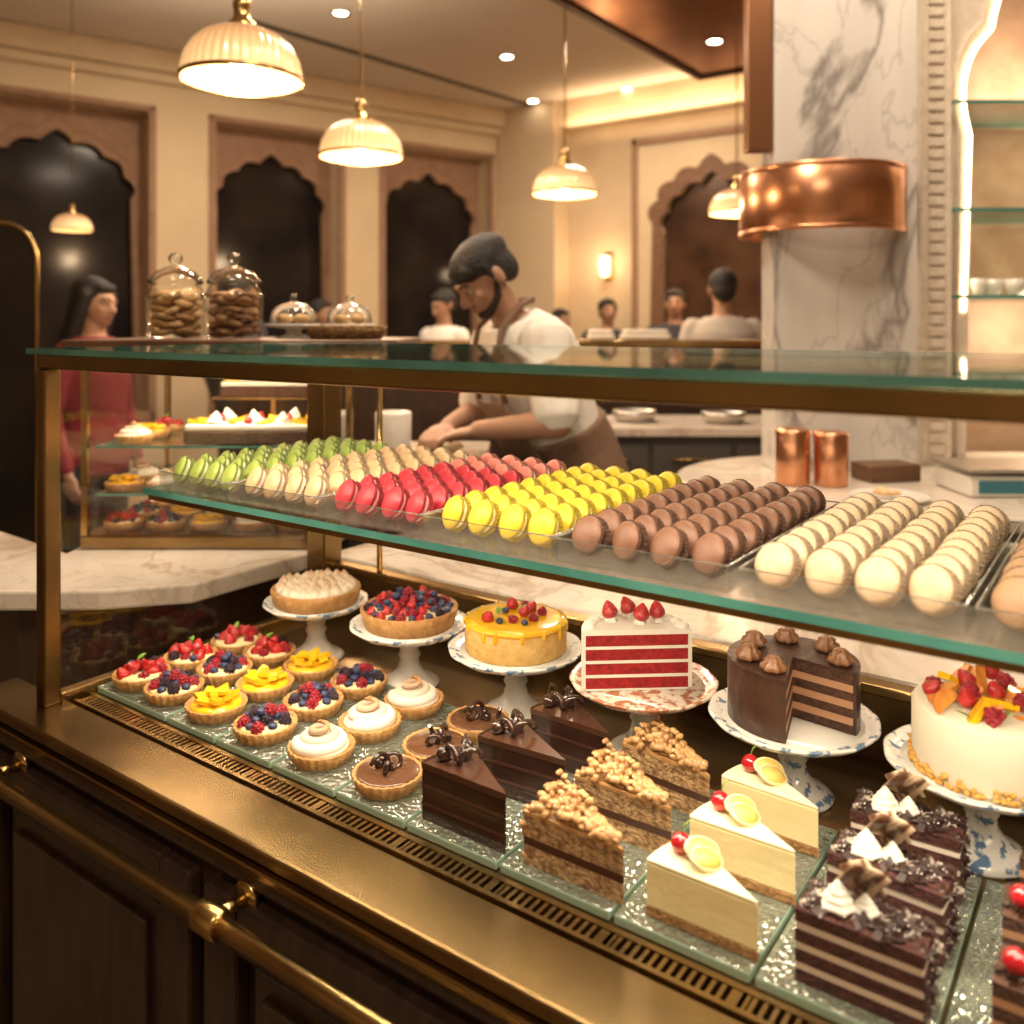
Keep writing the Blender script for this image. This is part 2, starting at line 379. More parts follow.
B().box(-.25, .25, -.08, .08, .941, HC-.005).done('shaft', MARB, parent=col, bevel=.004)
hd = root('copper_hood', 'curved polished copper band wrapped around the marble column', 'copper band', V(1.13, 3.24), PHI)
B().lathe([(.287, 1.775), (.290, 1.778), (.290, 2.002), (.287, 2.005), (.280, 2.002), (.280, 1.778), (.287, 1.775)], 96).done('band', COPPERB, parent=hd)
B().lathe([(.2905, 1.774), (.2925, 1.776), (.2925, 1.790), (.2905, 1.792), (.289, 1.783), (.2905, 1.774)], 64).lathe([(.2905, 1.988), (.2925, 1.990), (.2925, 2.004), (.2905, 2.006), (.289, 1.995), (.2905, 1.988)], 64).done('rim', COPPERB, parent=hd)
o = B().box(.825, .912, 3.10, 3.16, 2.06, HC-.01).done('copper_fin', mat('bronze_copper', (.34, .16, .08), .35, .9), bevel=.004, rot=PHI)
tag(o, 'tall dark copper fin panel beside the marble column', 'panel')
NA = lambda w, z0, zs, za: arch(2.11, w, z0, zs, za, lobes=5, amp=.09, tipk=.2)
struct(B().panel(rect(1.47, 3.8, 0, HC), [NA(.44, .96, 2.15, 2.98)], .16).done('wall_niche', STONE, loc=V(0, 3.26), rot=PHI))
pil = B().box(1.48, 1.60, -.04, 0, 0, HC)
for k in range(60):
    pil.box(1.512, 1.568, -.050, -.04, .98+k*.043, 1.012+k*.043)
pil.box(1.484, 1.496, -.048, -.04, 0, HC).box(1.584, 1.596, -.048, -.04, 0, HC)
struct(pil.done('trim_4', STONE, loc=V(0, 3.26), rot=PHI, bevel=.004))
struct(B().box(1.47, 3.8, 3.62, 3.68, 0, HC).done('wall_niche_back', TILE, rot=PHI))
an = root('arch_light', 'glowing warm LED strip tracing the cusped arch niche', 'light strip', V(0, 3.26), PHI)
B().tube([(x, -.006, z) for x, z in NA(.452, 1.5, 2.15, 3.0)], .007, 6).done('led_strip', mat('arch_led', (1, .8, .5), .5, emit=(1, .72, .44), es=11), parent=an)
B().tube([(x, -.004, z) for x, z in NA(.49, .96, 2.15, 3.06)], .012, 6).done('arch_moulding', STONE, parent=an)
for z in (1.545, 1.86, 2.25):
    o = B().box(1.60, 2.60, 3.20, 3.60, z, z+.014, 0, edge=1).done('glass_shelf', [GLTOP, GEDGE], rot=PHI)
    tag(o, 'clear glass wall shelf with green edge in the arched niche', 'shelf', 'glass niche shelves')
cupm = B().lathe([(0, 0), (.022, 0), (.034, .03), (.036, .06), (.033, .06), (.03, .03), (0, .006)], 20).mesh('cup', CERAM)
for r_, f_ in ((1.72, 3.28), (1.79, 3.30), (1.86, 3.28), (1.75, 3.40), (1.84, 3.41), (1.92, 3.36)):
    o = inst('cup', cupm, None, V(r_, f_, 1.56)); tag(o, 'white porcelain cup on the glass shelf', 'cup', 'cups on the niche shelf')

dl = root('downlight', 'recessed round ceiling downlight, lit', 'ceiling light', V(-1.18, 6.1, HC), 0, 'ceiling downlights')
B().lathe([(.045, -.004), (.065, -.006), (.065, .0), (.045, 0), (.045, -.004)], 24).done('trim_ring', BRASSL, parent=dl)
B().lathe([(0, -.003), (.045, -.003)], 24).done('lens', SPOTM, parent=dl)
for r_, f_, z_ in ((-.04, 7.1, HC), (1.05, 8.07, HC), (1.35, 5.9, 3.34), (-2.6, 5.6, HC), (.2, 8.5, HC)):
    dup(dl, V(r_, f_, z_))
p, q = V(-1.9, 6.2), V(.28, 8.78); d = q-p
o = B().box(0, d.length, -.035, .035, -.008, 0).done('air_slot', GREYC, loc=(p.x, p.y, HC), rot=math.atan2(d.y, d.x))
tag(o, 'long narrow dark ceiling air slot', 'air vent')

PL = [(-.915, 3.0), (-.736, 4.32), (.33, 5.54), (1.65, 6.5)]; ZP = 2.26
pd = root('pendant_lamp', 'ribbed amber glass dome pendant with brass fitting', 'pendant lamp', V(*PL[0], ZP+.02), 0, 'dome pendant lamps')
prof = [(.198, 0), (.196, .03), (.187, .07), (.165, .112), (.130, .145), (.09, .165), (.045, .178)]
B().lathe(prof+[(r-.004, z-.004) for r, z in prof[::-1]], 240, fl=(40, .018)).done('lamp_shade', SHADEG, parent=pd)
B().lathe([(.200, -.006), (.205, -.004), (.205, .008), (.200, .010), (.197, .0), (.200, -.006)], 48).done('rim', BRASS, parent=pd)
B().lathe([(.05, .173), (.05, .188), (.03, .205), (.026, .24), (.03, .245), (.03, .265), (.014, .28), (0, .282)], 24).done('cap_fitting', BRASS, parent=pd)
B().lathe([(.006, .28), (.006, HC-ZP-.02)], 8, caps=True).done('rod', BRASS, parent=pd)
B().ball((0, 0, .06), (.04, .04, .045)).done('bulb', BULB, parent=pd)
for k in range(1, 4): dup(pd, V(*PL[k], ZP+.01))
n = dup(pd, V(-2.88, 5.8, 2.07), 0, 'small amber glass dome pendant above the dining tables'); n.scale = (.62, .62, .62)
for c in KIDS[n.name]:
    if c.name.startswith('rod'): c.scale = (1, 1, 1.87)

# ------------------------------------------------------------ main display case
XL, XR, YF, YB, Z0 = -1.456, .70, .73, 1.342, .828
case = root('display_case', 'long brass-framed glass pastry display case on dark wood cabinet', 'display case')
B().box(-1.60, XR, .70, .80, .08, .785).box(-1.49, XR, .80, YB, .08, .785).box(-1.48, XR, .76, YB, 0, .08).done('cabinet_body', WOOD, parent=case, bevel=.004)
B().box(-1.62, XR, .676, .762, .812, .83).box(-1.61, XR, .683, .762, .803, .812).box(-1.615, XR, .677, .762, .788, .803).done('brass_ledge', BRASSL, parent=case, bevel=.004)
B().box(-1.61, XR, .686, .70, .765, .788).done('ledge_moulding', WOOD, parent=case, bevel=.006)
for x in (-1.575, -.965, -.375, .215):
    d = root('door', '', ''); del d['label']; del d['category']; d.location = (x, 0, 0); setp(d, case)
    w = .58 if x < .2 else .475
    fr = B()
    for q in ((0, .065, .10, .75), (w-.065, w, .10, .75), (.065, w-.065, .10, .165), (.065, w-.065, .685, .75)): fr.box(q[0], q[1], .676, .70, q[2], q[3])
    fr.done('door_frame', WOOD, parent=d, bevel=.006)
    B().box(.105, w-.105, .682, .70, .205, .645).box(.080, w-.080, .692, .70, .180, .67).done('raised_panel', WOOD, parent=d, bevel=.007)
B().tube([(-1.66, .635, .755), (XR, .635, .755)], .0115, 16).done('handrail', BRASS, parent=case)
for x in (-1.45, -.89, -.32, .25):
    B().tube([(x, .69, .755), (x, .635, .755)], .008, 12).lathe([(.015, -.022), (.018, -.018), (.018, .018), (.015, .022)], 20, M=Matrix.Rotation(pi/2, 3, 'Y'), c=(x, .635, .755), caps=True).lathe([(.0, 0), (.020, 0), (.020, .008), (0, .008)], 20, M=Matrix.Rotation(pi/2, 3, 'X'), c=(x, .69, .755)).done('rail_bracket', BRASS, parent=case)
vg = B().box(-1.44, XR, .765, .771, .815, .832).box(-1.44, XR, .793, .800, .815, .832)
k = 0
while -1.435+k*.010 < .2:
    x = -1.435+k*.010; vg.box(x, x+(.0045 if k % 14 else .018), .771, .793, .818, .831); k += 1
vg.done('vent_grille', BRASS, parent=case)
B().box(-1.44, XR, .762, .80, .80, .812).done('vent_channel', CHOC, parent=case)
B().box(XL, XR, .80, YB, .80, Z0).done('display_deck', DECK, parent=case)
B().box(XL, XR, YB-.015, YB, Z0, .925).done('back_panel', DECK, parent=case)
B().box(XL, XR, YB-.025, YB+.005, .925, .94).done('back_trim', BRASS, parent=case, bevel=.003)
B().box(-1.474, -1.45, .75, YB, .80, .845).done('side_sill', BRASS, parent=case, bevel=.003)
for x0, x1, y0, y1 in ((-1.478, -1.450, .722, .750), (-1.485, -1.430, YB-.04, YB+.012), (XR-.036, XR, .722, .758), (XR-.04, XR, YB-.03, YB+.01)):
    B().box(x0, x1, y0, y1, .83, 1.378).done('corner_post', BRASSL, parent=case, bevel=.003)
B().box(-1.478, XR, .722, .748, 1.379, 1.403).done('top_rail', BRASSL, parent=case, bevel=.003)
B().box(-1.478, XR, YB-.015, YB+.01, 1.385, 1.403).done('top_rail', BRASSL, parent=case, bevel=.003)
B().box(-1.478, -1.456, .748, YB, 1.382, 1.403).done('top_rail', BRASSL, parent=case, bevel=.003)
B().box(-1.49, XR+.01, .712, YB+.02, 1.403, 1.412, 0, edge=1).done('glass_top', [GLTOP, GEDGE], parent=case)
g = B(); v = [g.bm.verts.new(p) for p in ((-1.462, .750, .845), (-1.462, YB-.04, .845), (-1.462, YB-.04, 1.382), (-1.462, .750, 1.382))]; g.face(v)
g.done('side_glass', GL, parent=case)
YS, ZSH = .87, 1.169
B().box(-1.41, XR-.05, YS, 1.31, ZSH-.010, ZSH, 0, edge=1).done('shelf', [GL, GEDGE], parent=case, label='clear glass shelf with green edge')
B().box(-1.40, XR-.05, YS+.004, YS+.012, ZSH-.019, ZSH-.010).done('shelf_rail', BRASS, parent=case)
for x in (-1.30, .25):
    B().tube([(x, YS+.012, ZSH-.016), (x, YB-.01, ZSH-.016)], .004, 8).tube([(x, YB-.005, .94), (x, YB-.005, 1.385)], .006, 8).done('shelf_bracket', BRASS, parent=case)
B().box(-1.42, XR-.05, .750, .763, 1.394, 1.401).done('led_strip', LED, parent=case)
B().box(-1.38, XR-.06, YS+.014, YS+.022, ZSH-.016, ZSH-.011).done('led_strip', LED, parent=case)
slx = [(-1.445, -1.25), (-1.245, -1.125), (-1.12, -.998), (-.993, -.87), (-.865, -.745), (-.74, -.603), (-.598, -.456), (-.451, -.305), (-.30, -.15), (-.145, .01)]
for a, b in slx:
    o = B().box(a, b, .808, 1.10, .8285, .8395, 0, edge=1).done('glass_serving_slab', [SLAB, SLABE], bevel=.002)
    tag(o, 'textured pale green glass serving slab on the case deck', 'serving slab', 'glass serving slabs')
ZS = .8400

# ------------------------------------------------------------ berries
sbM = B().lathe([(0, -.002), (.007, 0), (.0115, .005), (.011, .010), (.007, .018), (.002, .023), (0, .024)], 14).mesh('strawberry', STRAW)
bbM = B().lathe([(0, 0), (.0045, .001), (.0065, .005), (.006, .009), (.0035, .011), (.002, .010), (0, .010)], 12).mesh('blueberry', BLUEB)
def drup(m, name):
    b = B(); b.lathe([(0, 0), (.006, .001), (.0075, .006), (.005, .013), (0, .015)], 10)
    for zz, rr, n in ((.003, .007, 8), (.0075, .0068, 8), (.0115, .0045, 6)):
        for i in range(n): b.ball((rr*cos(i*2*pi/n+zz*90), rr*sin(i*2*pi/n+zz*90), zz), .0027, 6, 4)
    b.ball((0, 0, .0145), .003, 6, 4)
    return b.mesh(name, m)
rbM = drup(RASP, 'raspberry'); kbM = drup(BLACKB, 'blackberry')
mgM = B().prism([(-.016, -.005), (.016, -.005), (.013, .006), (-.013, .006)], 0, .006).mesh('mango_slice', MANGO)
lfM = B().grid([[Vector((-.008, 0, 0))], [Vector((-.003, -.004, .002)), Vector((-.003, .004, .002))], [Vector((.004, -.003, .002)), Vector((.004, .003, .002))], [Vector((.009, 0, 0))]], closed=False, cap0=False, cap1=False).mesh('leaf', LEAF)
def swirl(r, h, turns=3, name='cream_swirl', m=CREAM, ridges=6, z0=0):
    b = B(); prof = []; n = 18
    for i in range(n+1):
        t = i/n; prof.append((r*(1-t)**.8*(1+.16*abs(sin(t*pi*turns))), z0+h*t))
    prof[-1] = (0, z0+h); return b.lathe([(0, z0)]+prof, 30, fl=(ridges, .07)).mesh(name, m)
swM = swirl(.014, .022)
b = B(); pts = []; NT = 3.2
for i in range(90):
    t = i/89; a = t*NT*2*pi; rr = .030*(1-t)**.85; pts.append((rr*cos(a), rr*sin(a), .0225+.034*t**1.25))
b.tube(pts, lambda t: .0085*(1-t)+.0018, 8).lathe([(0, .016), (.036, .016), (.036, .021), (.02, .033), (0, .042)], 24)
merM = b.mesh('meringue_topping', MERI)
shellM = B().lathe([(0, 0), (.037, 0), (.044, .019), (.0425, .0215), (.040, .020), (.038, .0165), (0, .0165)], 96, fl=(24, .025)).mesh('pastry_shell', CRUST)
curlM = B().tube([(.010*cos(t*.55), t*.0016-.011, .010*sin(t*.55)) for t in range(14)], lambda t: .0035*(1-.4*abs(t-.5)), 6).mesh('chocolate_curl', CHOC)
ballM = B().ball((0, 0, .006), .007).mesh('chocolate_ball', CHOC)
DISC = [B().lathe([(0, .0150), (.039, .0150), (.034, .022), (0, .024)], 32).mesh('custard_filling', m) for m in (CHEESE, MANGO)]
DISC.append(B().lathe([(0, .0150), (.0395, .0150), (.0395, .0205), (.0375, .0215), (0, .0215)], 32).mesh('ganache', mat('caramel_ganache', (.13, .055, .026), .18, coat=.7)))
def tart(kind, loc, rot, sc=1.07):
    lab = {'s': 'small pastry tart topped with fresh strawberries and raspberries', 'm': 'small pastry tart piled with blueberries, blackberries and raspberries', 'g': 'small pastry tart filled with glossy yellow mango slices', 'w': 'small pastry tart with toasted white meringue swirl', 'c': 'small tart with glossy chocolate ganache and chocolate curls'}[kind]
    t = root('fruit_tart' if kind in 'smg' else ('meringue_tart' if kind == 'w' else 'chocolate_tart'), lab, 'tart', loc, rot, {'s': 'strawberry tarts', 'm': 'mixed berry tarts', 'g': 'mango tarts', 'w': 'meringue tarts', 'c': 'chocolate tarts'}[kind])
    t.scale = (sc, sc, sc*.88)
    inst('pastry_shell', shellM, t, (0, 0, 0))
    J = lambda a: R.uniform(-a, a)
    if kind == 's':
        inst('custard_filling', DISC[0], t, (0, 0, 0))
        for i in range(6):
            a = i*pi/3+J(.2); me, nm = ((sbM, 'strawberry'), (rbM, 'raspberry'))[i % 3 == 2]; inst(nm, me, t, (.024*cos(a), .024*sin(a), .017), (J(.3)+.5*sin(a), .5*cos(a), J(3)), .98)
        for i in range(3):
            a = i*2.1; inst('strawberry', sbM, t, (.009*cos(a), .009*sin(a), .026), (J(.8), J(.8), J(3)), .95)
        inst('raspberry', rbM, t, (.030, .010, .020), (0, 0, 0)); inst('blueberry', bbM, t, (-.030, .012, .020)); inst('blackberry', kbM, t, (.0, .030, .020))
        inst('leaf', lfM, t, (.0, .0, .048), (.3, -.5, 1)); inst('leaf', lfM, t, (.006, -.006, .046), (.3, .5, 2.6))
    elif kind == 'm':
        inst('custard_filling', DISC[0], t, (0, 0, 0))
        k = 0
        for rr, n, z in ((.029, 10, .018), (.015, 6, .023), (.008, 3, .033)):
            for i in range(n):
                a = i*2*pi/n+J(.15); me, nm = ((bbM, 'blueberry'), (rbM, 'raspberry'), (bbM, 'blueberry'), (kbM, 'blackberry'))[k % 4]; k += 1
                inst(nm, me, t, (rr*cos(a), rr*sin(a), z), (J(.3), J(.3), J(3)), 1.05)
    elif kind == 'g':
        inst('mango_filling', DISC[1], t, (0, 0, 0))
        for i in range(7):
            a = i*2*pi/7; inst('mango_slice', mgM, t, (.019*cos(a), .019*sin(a), .024+J(.002)), (J(.3), .35, a+pi/2+.5), 1.15)
        inst('mango_slice', mgM, t, (0, .004, .032), (.1, .1, .4)); inst('mango_slice', mgM, t, (0, -.008, .031), (.1, .1, 2.0))
    elif kind == 'w': inst('meringue_topping', merM, t, (0, 0, 0))
    else:
        inst('ganache', DISC[2], t, (0, 0, 0))
        inst('chocolate_curl', curlM, t, (.004, .002, .032), (0, 0, J(3)), 1.1); inst('chocolate_curl', curlM, t, (-.008, -.006, .030), (0, 0, J(3)), .9); inst('chocolate_ball', ballM, t, (.012, -.008, .021))
    return t
for x, kind in ((-1.394, 's'), (-1.298, 'm'), (-1.190, 'g'), (-1.072, 'm'), (-.950, 'w'), (-.820, 'c')):
    for j, y in enumerate((.858, .955, 1.052)):
        kk = kind
        if x == -1.298 and j == 2: kk = 's'
        tart(kk, (x+R.uniform(-.003, .003), y, ZS), R.uniform(0, 6))

# ------------------------------------------------------------ cake slices
def wedge_pts(L, W, k=6):
    pts = [(L/2, 0)]
    a1 = math.atan2(W, -L)
    for i in range(k+1):
        a = pi+(a1-pi)*i/k; pts.append((L/2+L*cos(a), L*sin(a)))
    return pts
def slice_body(L, W, layers, mats, name='cake_body'):
    b = B(); z = 0
    for h, mi in layers:
        e = 1 if mi == 0 else .985
        b.prism([(p[0]*e, p[1]*e+(1-e)*W*.3) for p in wedge_pts(L, W)], z, z+h, mi); z += h
    return b.mesh(name, mats), z
def place3(r, x, dx=0, sc=1):
    r.scale = (sc, sc, 1.0)
    for j, y in enumerate((.824, .926, 1.028)):
        if j == 0: r.location = (x, y, ZS)
        else: dup(r, (x+dx*j+R.uniform(-.005, .005), y, ZS), radians(R.uniform(-6, 6)))
L, W = .118, .078
r = root('chocolate_cake_slice', 'dark chocolate layer cake slice with chocolate curls', 'cake slice', group='dark chocolate cake slices')
me, z = slice_body(L, W, [(.018, 1), (.004, 0), (.018, 1), (.004, 0), (.018, 1), (.008, 0)], [CHOCM, CHOC]); inst('cake_body', me, r, (0, 0, 0))
B().sector(L, pi-.02, math.atan2(W, -L)+.02, .0, z+.001, 0, rin=L-.003, n=8).done('icing', CHOC, parent=r, loc=(L/2, 0, 0))
for i, (a, c) in enumerate(((-.03, .025), (-.018, .03), (-.04, .04))): inst('chocolate_curl', curlM, r, (a, c, z+.009), (.2*i, 0, i*1.3), 1.2)
inst('chocolate_ball', ballM, r, (-.042, .018, z), 0, 1.3)
place3(r, -.665, .010, 1.1)
r = root('nut_cake_slice', 'caramel nut cake slice with crunchy nut topping', 'cake slice', group='nut crumble cake slices')
me, z = slice_body(L, W, [(.022, 1), (.009, 2), (.024, 1), (.004, 0)], [NUTS, NUTSP, CHOCM]); inst('cake_body', me, r, (0, 0, 0))
b = B()
for i in range(150):
    u, v_ = R.random(), R.random()
    x = -L/2+.004+u*(L-.015); ym = W*(1-(x+L/2)/L); b.chunk((x, .000+v_*ym*.98, z+R.uniform(.001, .007)+.016*(1-u)*R.random()), R.uniform(.004, .0078))
for i in range(90):
    a_ = R.uniform(math.atan2(W, -L), pi); b.chunk((L/2+L*cos(a_)+.001, L*sin(a_), R.uniform(.004, z)), .0050)
b.done('nut_topping', NUTS, parent=r)
place3(r, -.512, .004, 1.1)
r = root('cheesecake_slice', 'pale yellow cheesecake slice topped with cherry and fruit slice', 'cake slice', group='cheesecake slices')
me, z = slice_body(L, W, [(.011, 0), (.044, 1), (.004, 2)], [CRUMB, CHEESE, CHEESET])
o = inst('cake_body', me, r, (0, 0, 0)); m = o.modifiers.new('b', 'BEVEL'); m.width = .0014; m.segments = 2; m.limit_method = 'ANGLE'
B().ball((-.034, .030, z+.010), .0105, 16, 10).done('cherry', CHERRY, parent=r)
B().tube([(-.034, .030, z+.019), (-.032, .032, z+.028), (-.026, .034, z+.034)], .0008, 5).done('cherry_stem', LEAF, parent=r)
def lslice(loc, rot):
    o = B().lathe([(0, 0), (.0135, 0), (.0135, .003), (0, .003)], 24).lathe([(.0135, -.0004), (.0158, 0), (.0158, .003), (.0135, .0034)], 24, mi=1).done('fruit_slice', [BANANA, RIND], parent=r, loc=loc, rot=rot); o.scale = (1.25, .8, 1)
lslice((-.012, .030, z+.010), (.75, .25, .9)); lslice((-.004, .022, z+.007), (.6, .3, 1.0))
place3(r, -.362, 0, 1.03)
r = root('black_forest_slice', 'layered chocolate and cream cake slice with chocolate shavings', 'cake slice', group='black forest cake slices')
b = B(); z = 0
for i in range(7):
    h = .0115 if i % 2 == 0 else .0070; e = .0 if i % 2 == 0 else .0010
    b.box(-.054+e, .054-e, .0+e, .050-e, z, z+h, 0 if i % 2 == 0 else 1); z += h
b.done('cake_body', [mat('dark_red_sponge', (.085, .022, .015), .85, c2=(.04, .011, .008), nscale=110, bump=.6, bscale=200), mat('cream_filling', (.74, .64, .54), .6)], parent=r)
b = B()
for i in range(120): b.flake((R.uniform(-.051, .051), R.uniform(.003, .048), z+R.uniform(0, .005)), R.uniform(.003, .0058))
for i in range(60):
    if R.random() < .5: b.flake((.055, R.uniform(0, .05), R.uniform(.004, z)), .0042)
    else: b.flake((R.uniform(-.054, .054), .050, R.uniform(.004, z)), .0042)
for i in range(60): b.chunk((R.uniform(-.050, .050), R.uniform(.004, .046), z+.0055), .0012, 1, .5)
b.done('chocolate_shavings', [mat('dusted_shavings', (.032, .013, .010), .5, c2=(.50, .42, .36), nscale=55, lo=.56, hi=.66), mat('sugar_dust', (.8, .76, .7), .8)], parent=r)
swB = swirl(.015, .024, name='cream_dollop', turns=4)
inst('cream_dollop', swB, r, (-.022, .022, z+.003)); inst('cream_dollop', swB, r, (.000, .030, z+.002), 0, .7)
sh = B().grid([[Vector((x, .004*sin(x*60)+dy, zz)) for zz in (0, .014, .028)] for x, dy in ((-.013, 0), (-.004, .003), (.005, .003), (.012, 0))], closed=False, cap0=False, cap1=False)
shM = sh.mesh('chocolate_shard', mat('striped_chocolate', (.12, .05, .025), .3, c2=(.72, .54, .36), nscale=30, lo=.42, hi=.50, stretch=(3, 1, .6)))
for lo_, ro_, sc_ in (((-.012, .034, z+.016), (.5, .5, .3), 1.35), ((.004, .038, z+.012), (.2, -.5, -.3), 1.15)):
    o = inst('chocolate_shard', shM, r, lo_, ro_, sc_); m = o.modifiers.new('s', 'SOLIDIFY'); m.thickness = .0015
place3(r, -.212, 0, 1.03)
r = root('chocolate_berry_slice', 'layered chocolate cake slice topped with red berries', 'cake slice', group='berry topped slices')
b = B(); z = 0
for i in range(7):
    h = .012 if i % 2 == 0 else .007
    b.box(-.055, .055, .0, .055, z, z+h, i % 2); z += h
b.done('cake_body', [CHOCL, MOUSSE], parent=r)
for a, c in ((-.04, .02), (-.020, .038)): inst('cherry', bpy.data.objects['cherry'].data, r, (a+.034, c-.030, .001+z-.059), 0, 1.0)
b = B()
for i in range(110): b.flake((R.uniform(-.053, .053), R.uniform(.003, .053), z+R.uniform(0, .004)), R.uniform(.003, .006))
b.done('chocolate_shavings', CHOC, parent=r)
place3(r, -.050)

# ------------------------------------------------------------ cake stands + cakes
PX = [-1.268, -1.042, -.826, -.598, -.383, -.160]
YP = [1.135, 1.145, 1.160, 1.160, 1.170, 1.170]
def stand(i, pm, lab, r):
    s = root('cake_stand', lab, 'cake stand', (PX[i], YP[i], Z0), 0, 'pedestal cake stands')
    B().lathe([(0, .0), (.050, .0), (.052, .004), (.044, .010), (.030, .018), (.020, .030), (.016, .045), (.020, .052), (.016, .060), (.020, .078), (.040, .090), (0, .092)], 48).done('pedestal', pm if i in (4, 5) else CERAM, parent=s)
    k = r/.106
    B().lathe([(0, .090), (.060*k, .090), (.095*k, .096), (.106*k, .104), (.107*k, .107), (.104*k, .108), (.092*k, .102), (.085*k, .1015)], 72, fl=(12, .008)).done('plate', pm, parent=s)
    B().lathe([(.0, .1025), (.088*k, .1025), (.086*k, .100), (0, .099)], 48).done('plate_well', PATR if i == 3 else CERAM, parent=s)
ZC = Z0+.1035
labs = ['white and blue porcelain pedestal under the meringue pie', 'white and blue porcelain pedestal under the berry tart', 'blue floral porcelain pedestal under the mango cake', 'red floral porcelain pedestal under the red velvet cake', 'blue floral porcelain pedestal under the chocolate cake', 'blue floral porcelain pedestal under the cream cake']
for i in range(6): stand(i, PATR if i == 3 else PATT, labs[i], (.096, .102, .108, .106, .108, .106)[i])
c = root('meringue_pie', 'golden crust pie with toasted white meringue peaks', 'pie', (PX[0], YP[0], ZC)); c.scale = (1.05, 1.05, 1)
B().lathe([(0, 0), (.072, 0), (.079, .026), (.077, .029), (.072, .026), (0, .024)], 96, fl=(36, .012)).done('crust', CRUST, parent=c)
b = B().lathe([(0, .022), (.071, .024), (.066, .034), (0, .038)], 40)
for rr, n in ((.060, 20), (.044, 15), (.028, 9), (.012, 4), (0, 1)):
    for i in range(n):
        a = 2*pi*i/n+rr*50; x, y = rr*cos(a), rr*sin(a); h = R.uniform(.6, 1.0)
        b.lathe([(.011, .028), (.010, .035), (.006, .030+.012*h), (.002, .030+.017*h), (0, .030+.019*h)], 8, c=(x, y, 0))
b.done('meringue_topping', zgrad('pie_meringue', (.82, .74, .60), (.46, .21, .07), .034, .048, .5), parent=c)
c = root('berry_tart', 'large golden tart heaped with blueberries, blackberries and raspberries', 'tart', (PX[1], YP[1], ZC)); c.scale = (1.03, 1.03, .93)
B().lathe([(0, 0), (.074, 0), (.082, .032), (.079, .034), (.074, .030), (0, .026)], 96, fl=(36, .012)).done('crust', CRUST, parent=c)
B().lathe([(0, .024), (.073, .024), (.06, .034), (0, .036)], 32).done('custard_filling', CHEESE, parent=c)
for rr, n, z in ((.067, 24, .027), (.053, 19, .032), (.039, 14, .034), (.025, 9, .036), (.010, 4, .038), (.045, 7, .044), (.022, 5, .046)):
    for i in range(n):
        a = i*2*pi/n+R.uniform(-.1, .1); me, nm = R.choice(((bbM, 'blueberry'), (bbM, 'blueberry'), (bbM, 'blueberry'), (kbM, 'blackberry'), (rbM, 'raspberry'), (sbM, 'strawberry')))
        inst(nm, me, c, (rr*cos(a), rr*sin(a), z), (R.uniform(-.5, .5), R.uniform(-.5, .5), R.uniform(0, 6)), 1.0 if me is not sbM else .7)
c = root('mango_cake', 'round golden cake with dripping mango glaze and red berries', 'cake', (PX[2], YP[2], ZC)); c.scale = (1, 1, .9)
B().lathe([(0, 0), (.080, 0), (.082, .003), (.081, .044), (.076, .048), (0, .048)], 80, fl=(40, .004)).done('cake_body', mat('almond_cake', (.70, .45, .15), .7, c2=(.58, .34, .09), nscale=50, bump=.4, bscale=120), parent=c)
b = B().lathe([(0, .046), (.080, .046), (.0825, .049), (.081, .054), (.07, .056), (0, .056)], 64)
for i in range(15):
    a = i*2*pi/15+R.uniform(-.1, .1); l = R.uniform(.004, .018)
    b.cap((.0805*cos(a), .0805*sin(a), .051), (.0815*cos(a), .0815*sin(a), .051-l), .0042, .0032, 8)
b.done('mango_glaze', MANGO, parent=c)
for i in range(13):
    a = i*2.4+.5; rr = .012+.042*math.sqrt(i/15); me, nm = ((sbM, 'strawberry'), (bbM, 'blueberry'), (rbM, 'raspberry'))[i % 3]
    if i % 5 != 4: inst(nm, me, c, (rr*cos(a), rr*sin(a), .056), (R.uniform(-.6, .6), R.uniform(-.6, .6), 0), .9)
for i in range(4): inst('leaf', lfM, c, (.03*cos(i*1.7), .03*sin(i*1.7), .062), (.3, -.3, i), 1.3)
c = root('red_velvet_cake', 'half red velvet cake with white frosting and strawberries', 'cake', (PX[3]-.012, YP[3]-.01, ZC), PHI+.06)
RR = .079; b = B(); z = 0.003; ya = -.032
def hd_pts(rx, ry, y0, n=36):
    return [(rx*cos(pi*i/n), y0+ry*sin(pi*i/n)) for i in range(n+1)]
for h, mi in ([(.0158, 0), (.0042, 1)]*4)[:-1]:
    e = .0735 if mi == 0 else .0745
    b.prism(hd_pts(e, e*1.05, ya+(0 if mi == 0 else -.0008)), z, z+h, mi); z += h
b.done('sponge_layers', [REDV, CREAM], parent=c)
b = B(); n = 36
for k in range(n):
    a0, a1 = pi*k/n, pi*(k+1)/n; q = [(RR*cos(a0), ya+RR*1.05*sin(a0)), (RR*cos(a1), ya+RR*1.05*sin(a1)), (.0735*cos(a1), ya+.077*sin(a1)), (.0735*cos(a0), ya+.077*sin(a0))]
    b.prism(q, 0, z+.001)
b.prism(hd_pts(RR, RR*1.05, ya), 0, .003)
b.prism(hd_pts(RR, RR*1.05, ya-.001), z, z+.007)
for i in range(12): b.ball((RR*.86*cos(pi*(i+.5)/12), ya+RR*.92*sin(pi*(i+.5)/12), z+.008), (.010, .010, .006))
b.done('frosting', CREAM, parent=c)
for x, y in ((-.030, .010), (.010, -.004), (.038, .006), (.002, .030)):
    inst('cream_swirl', swM, c, (x, y, z+.006), 0, .7)
    inst('strawberry', sbM, c, (x, y-.002, z+.012), (R.uniform(-.4, .4), R.uniform(-.4, .4), 0), 1.05)
c = root('chocolate_cake', 'round dark chocolate layer cake with a wedge cut out', 'cake', (PX[4], YP[4], ZC), PHI)
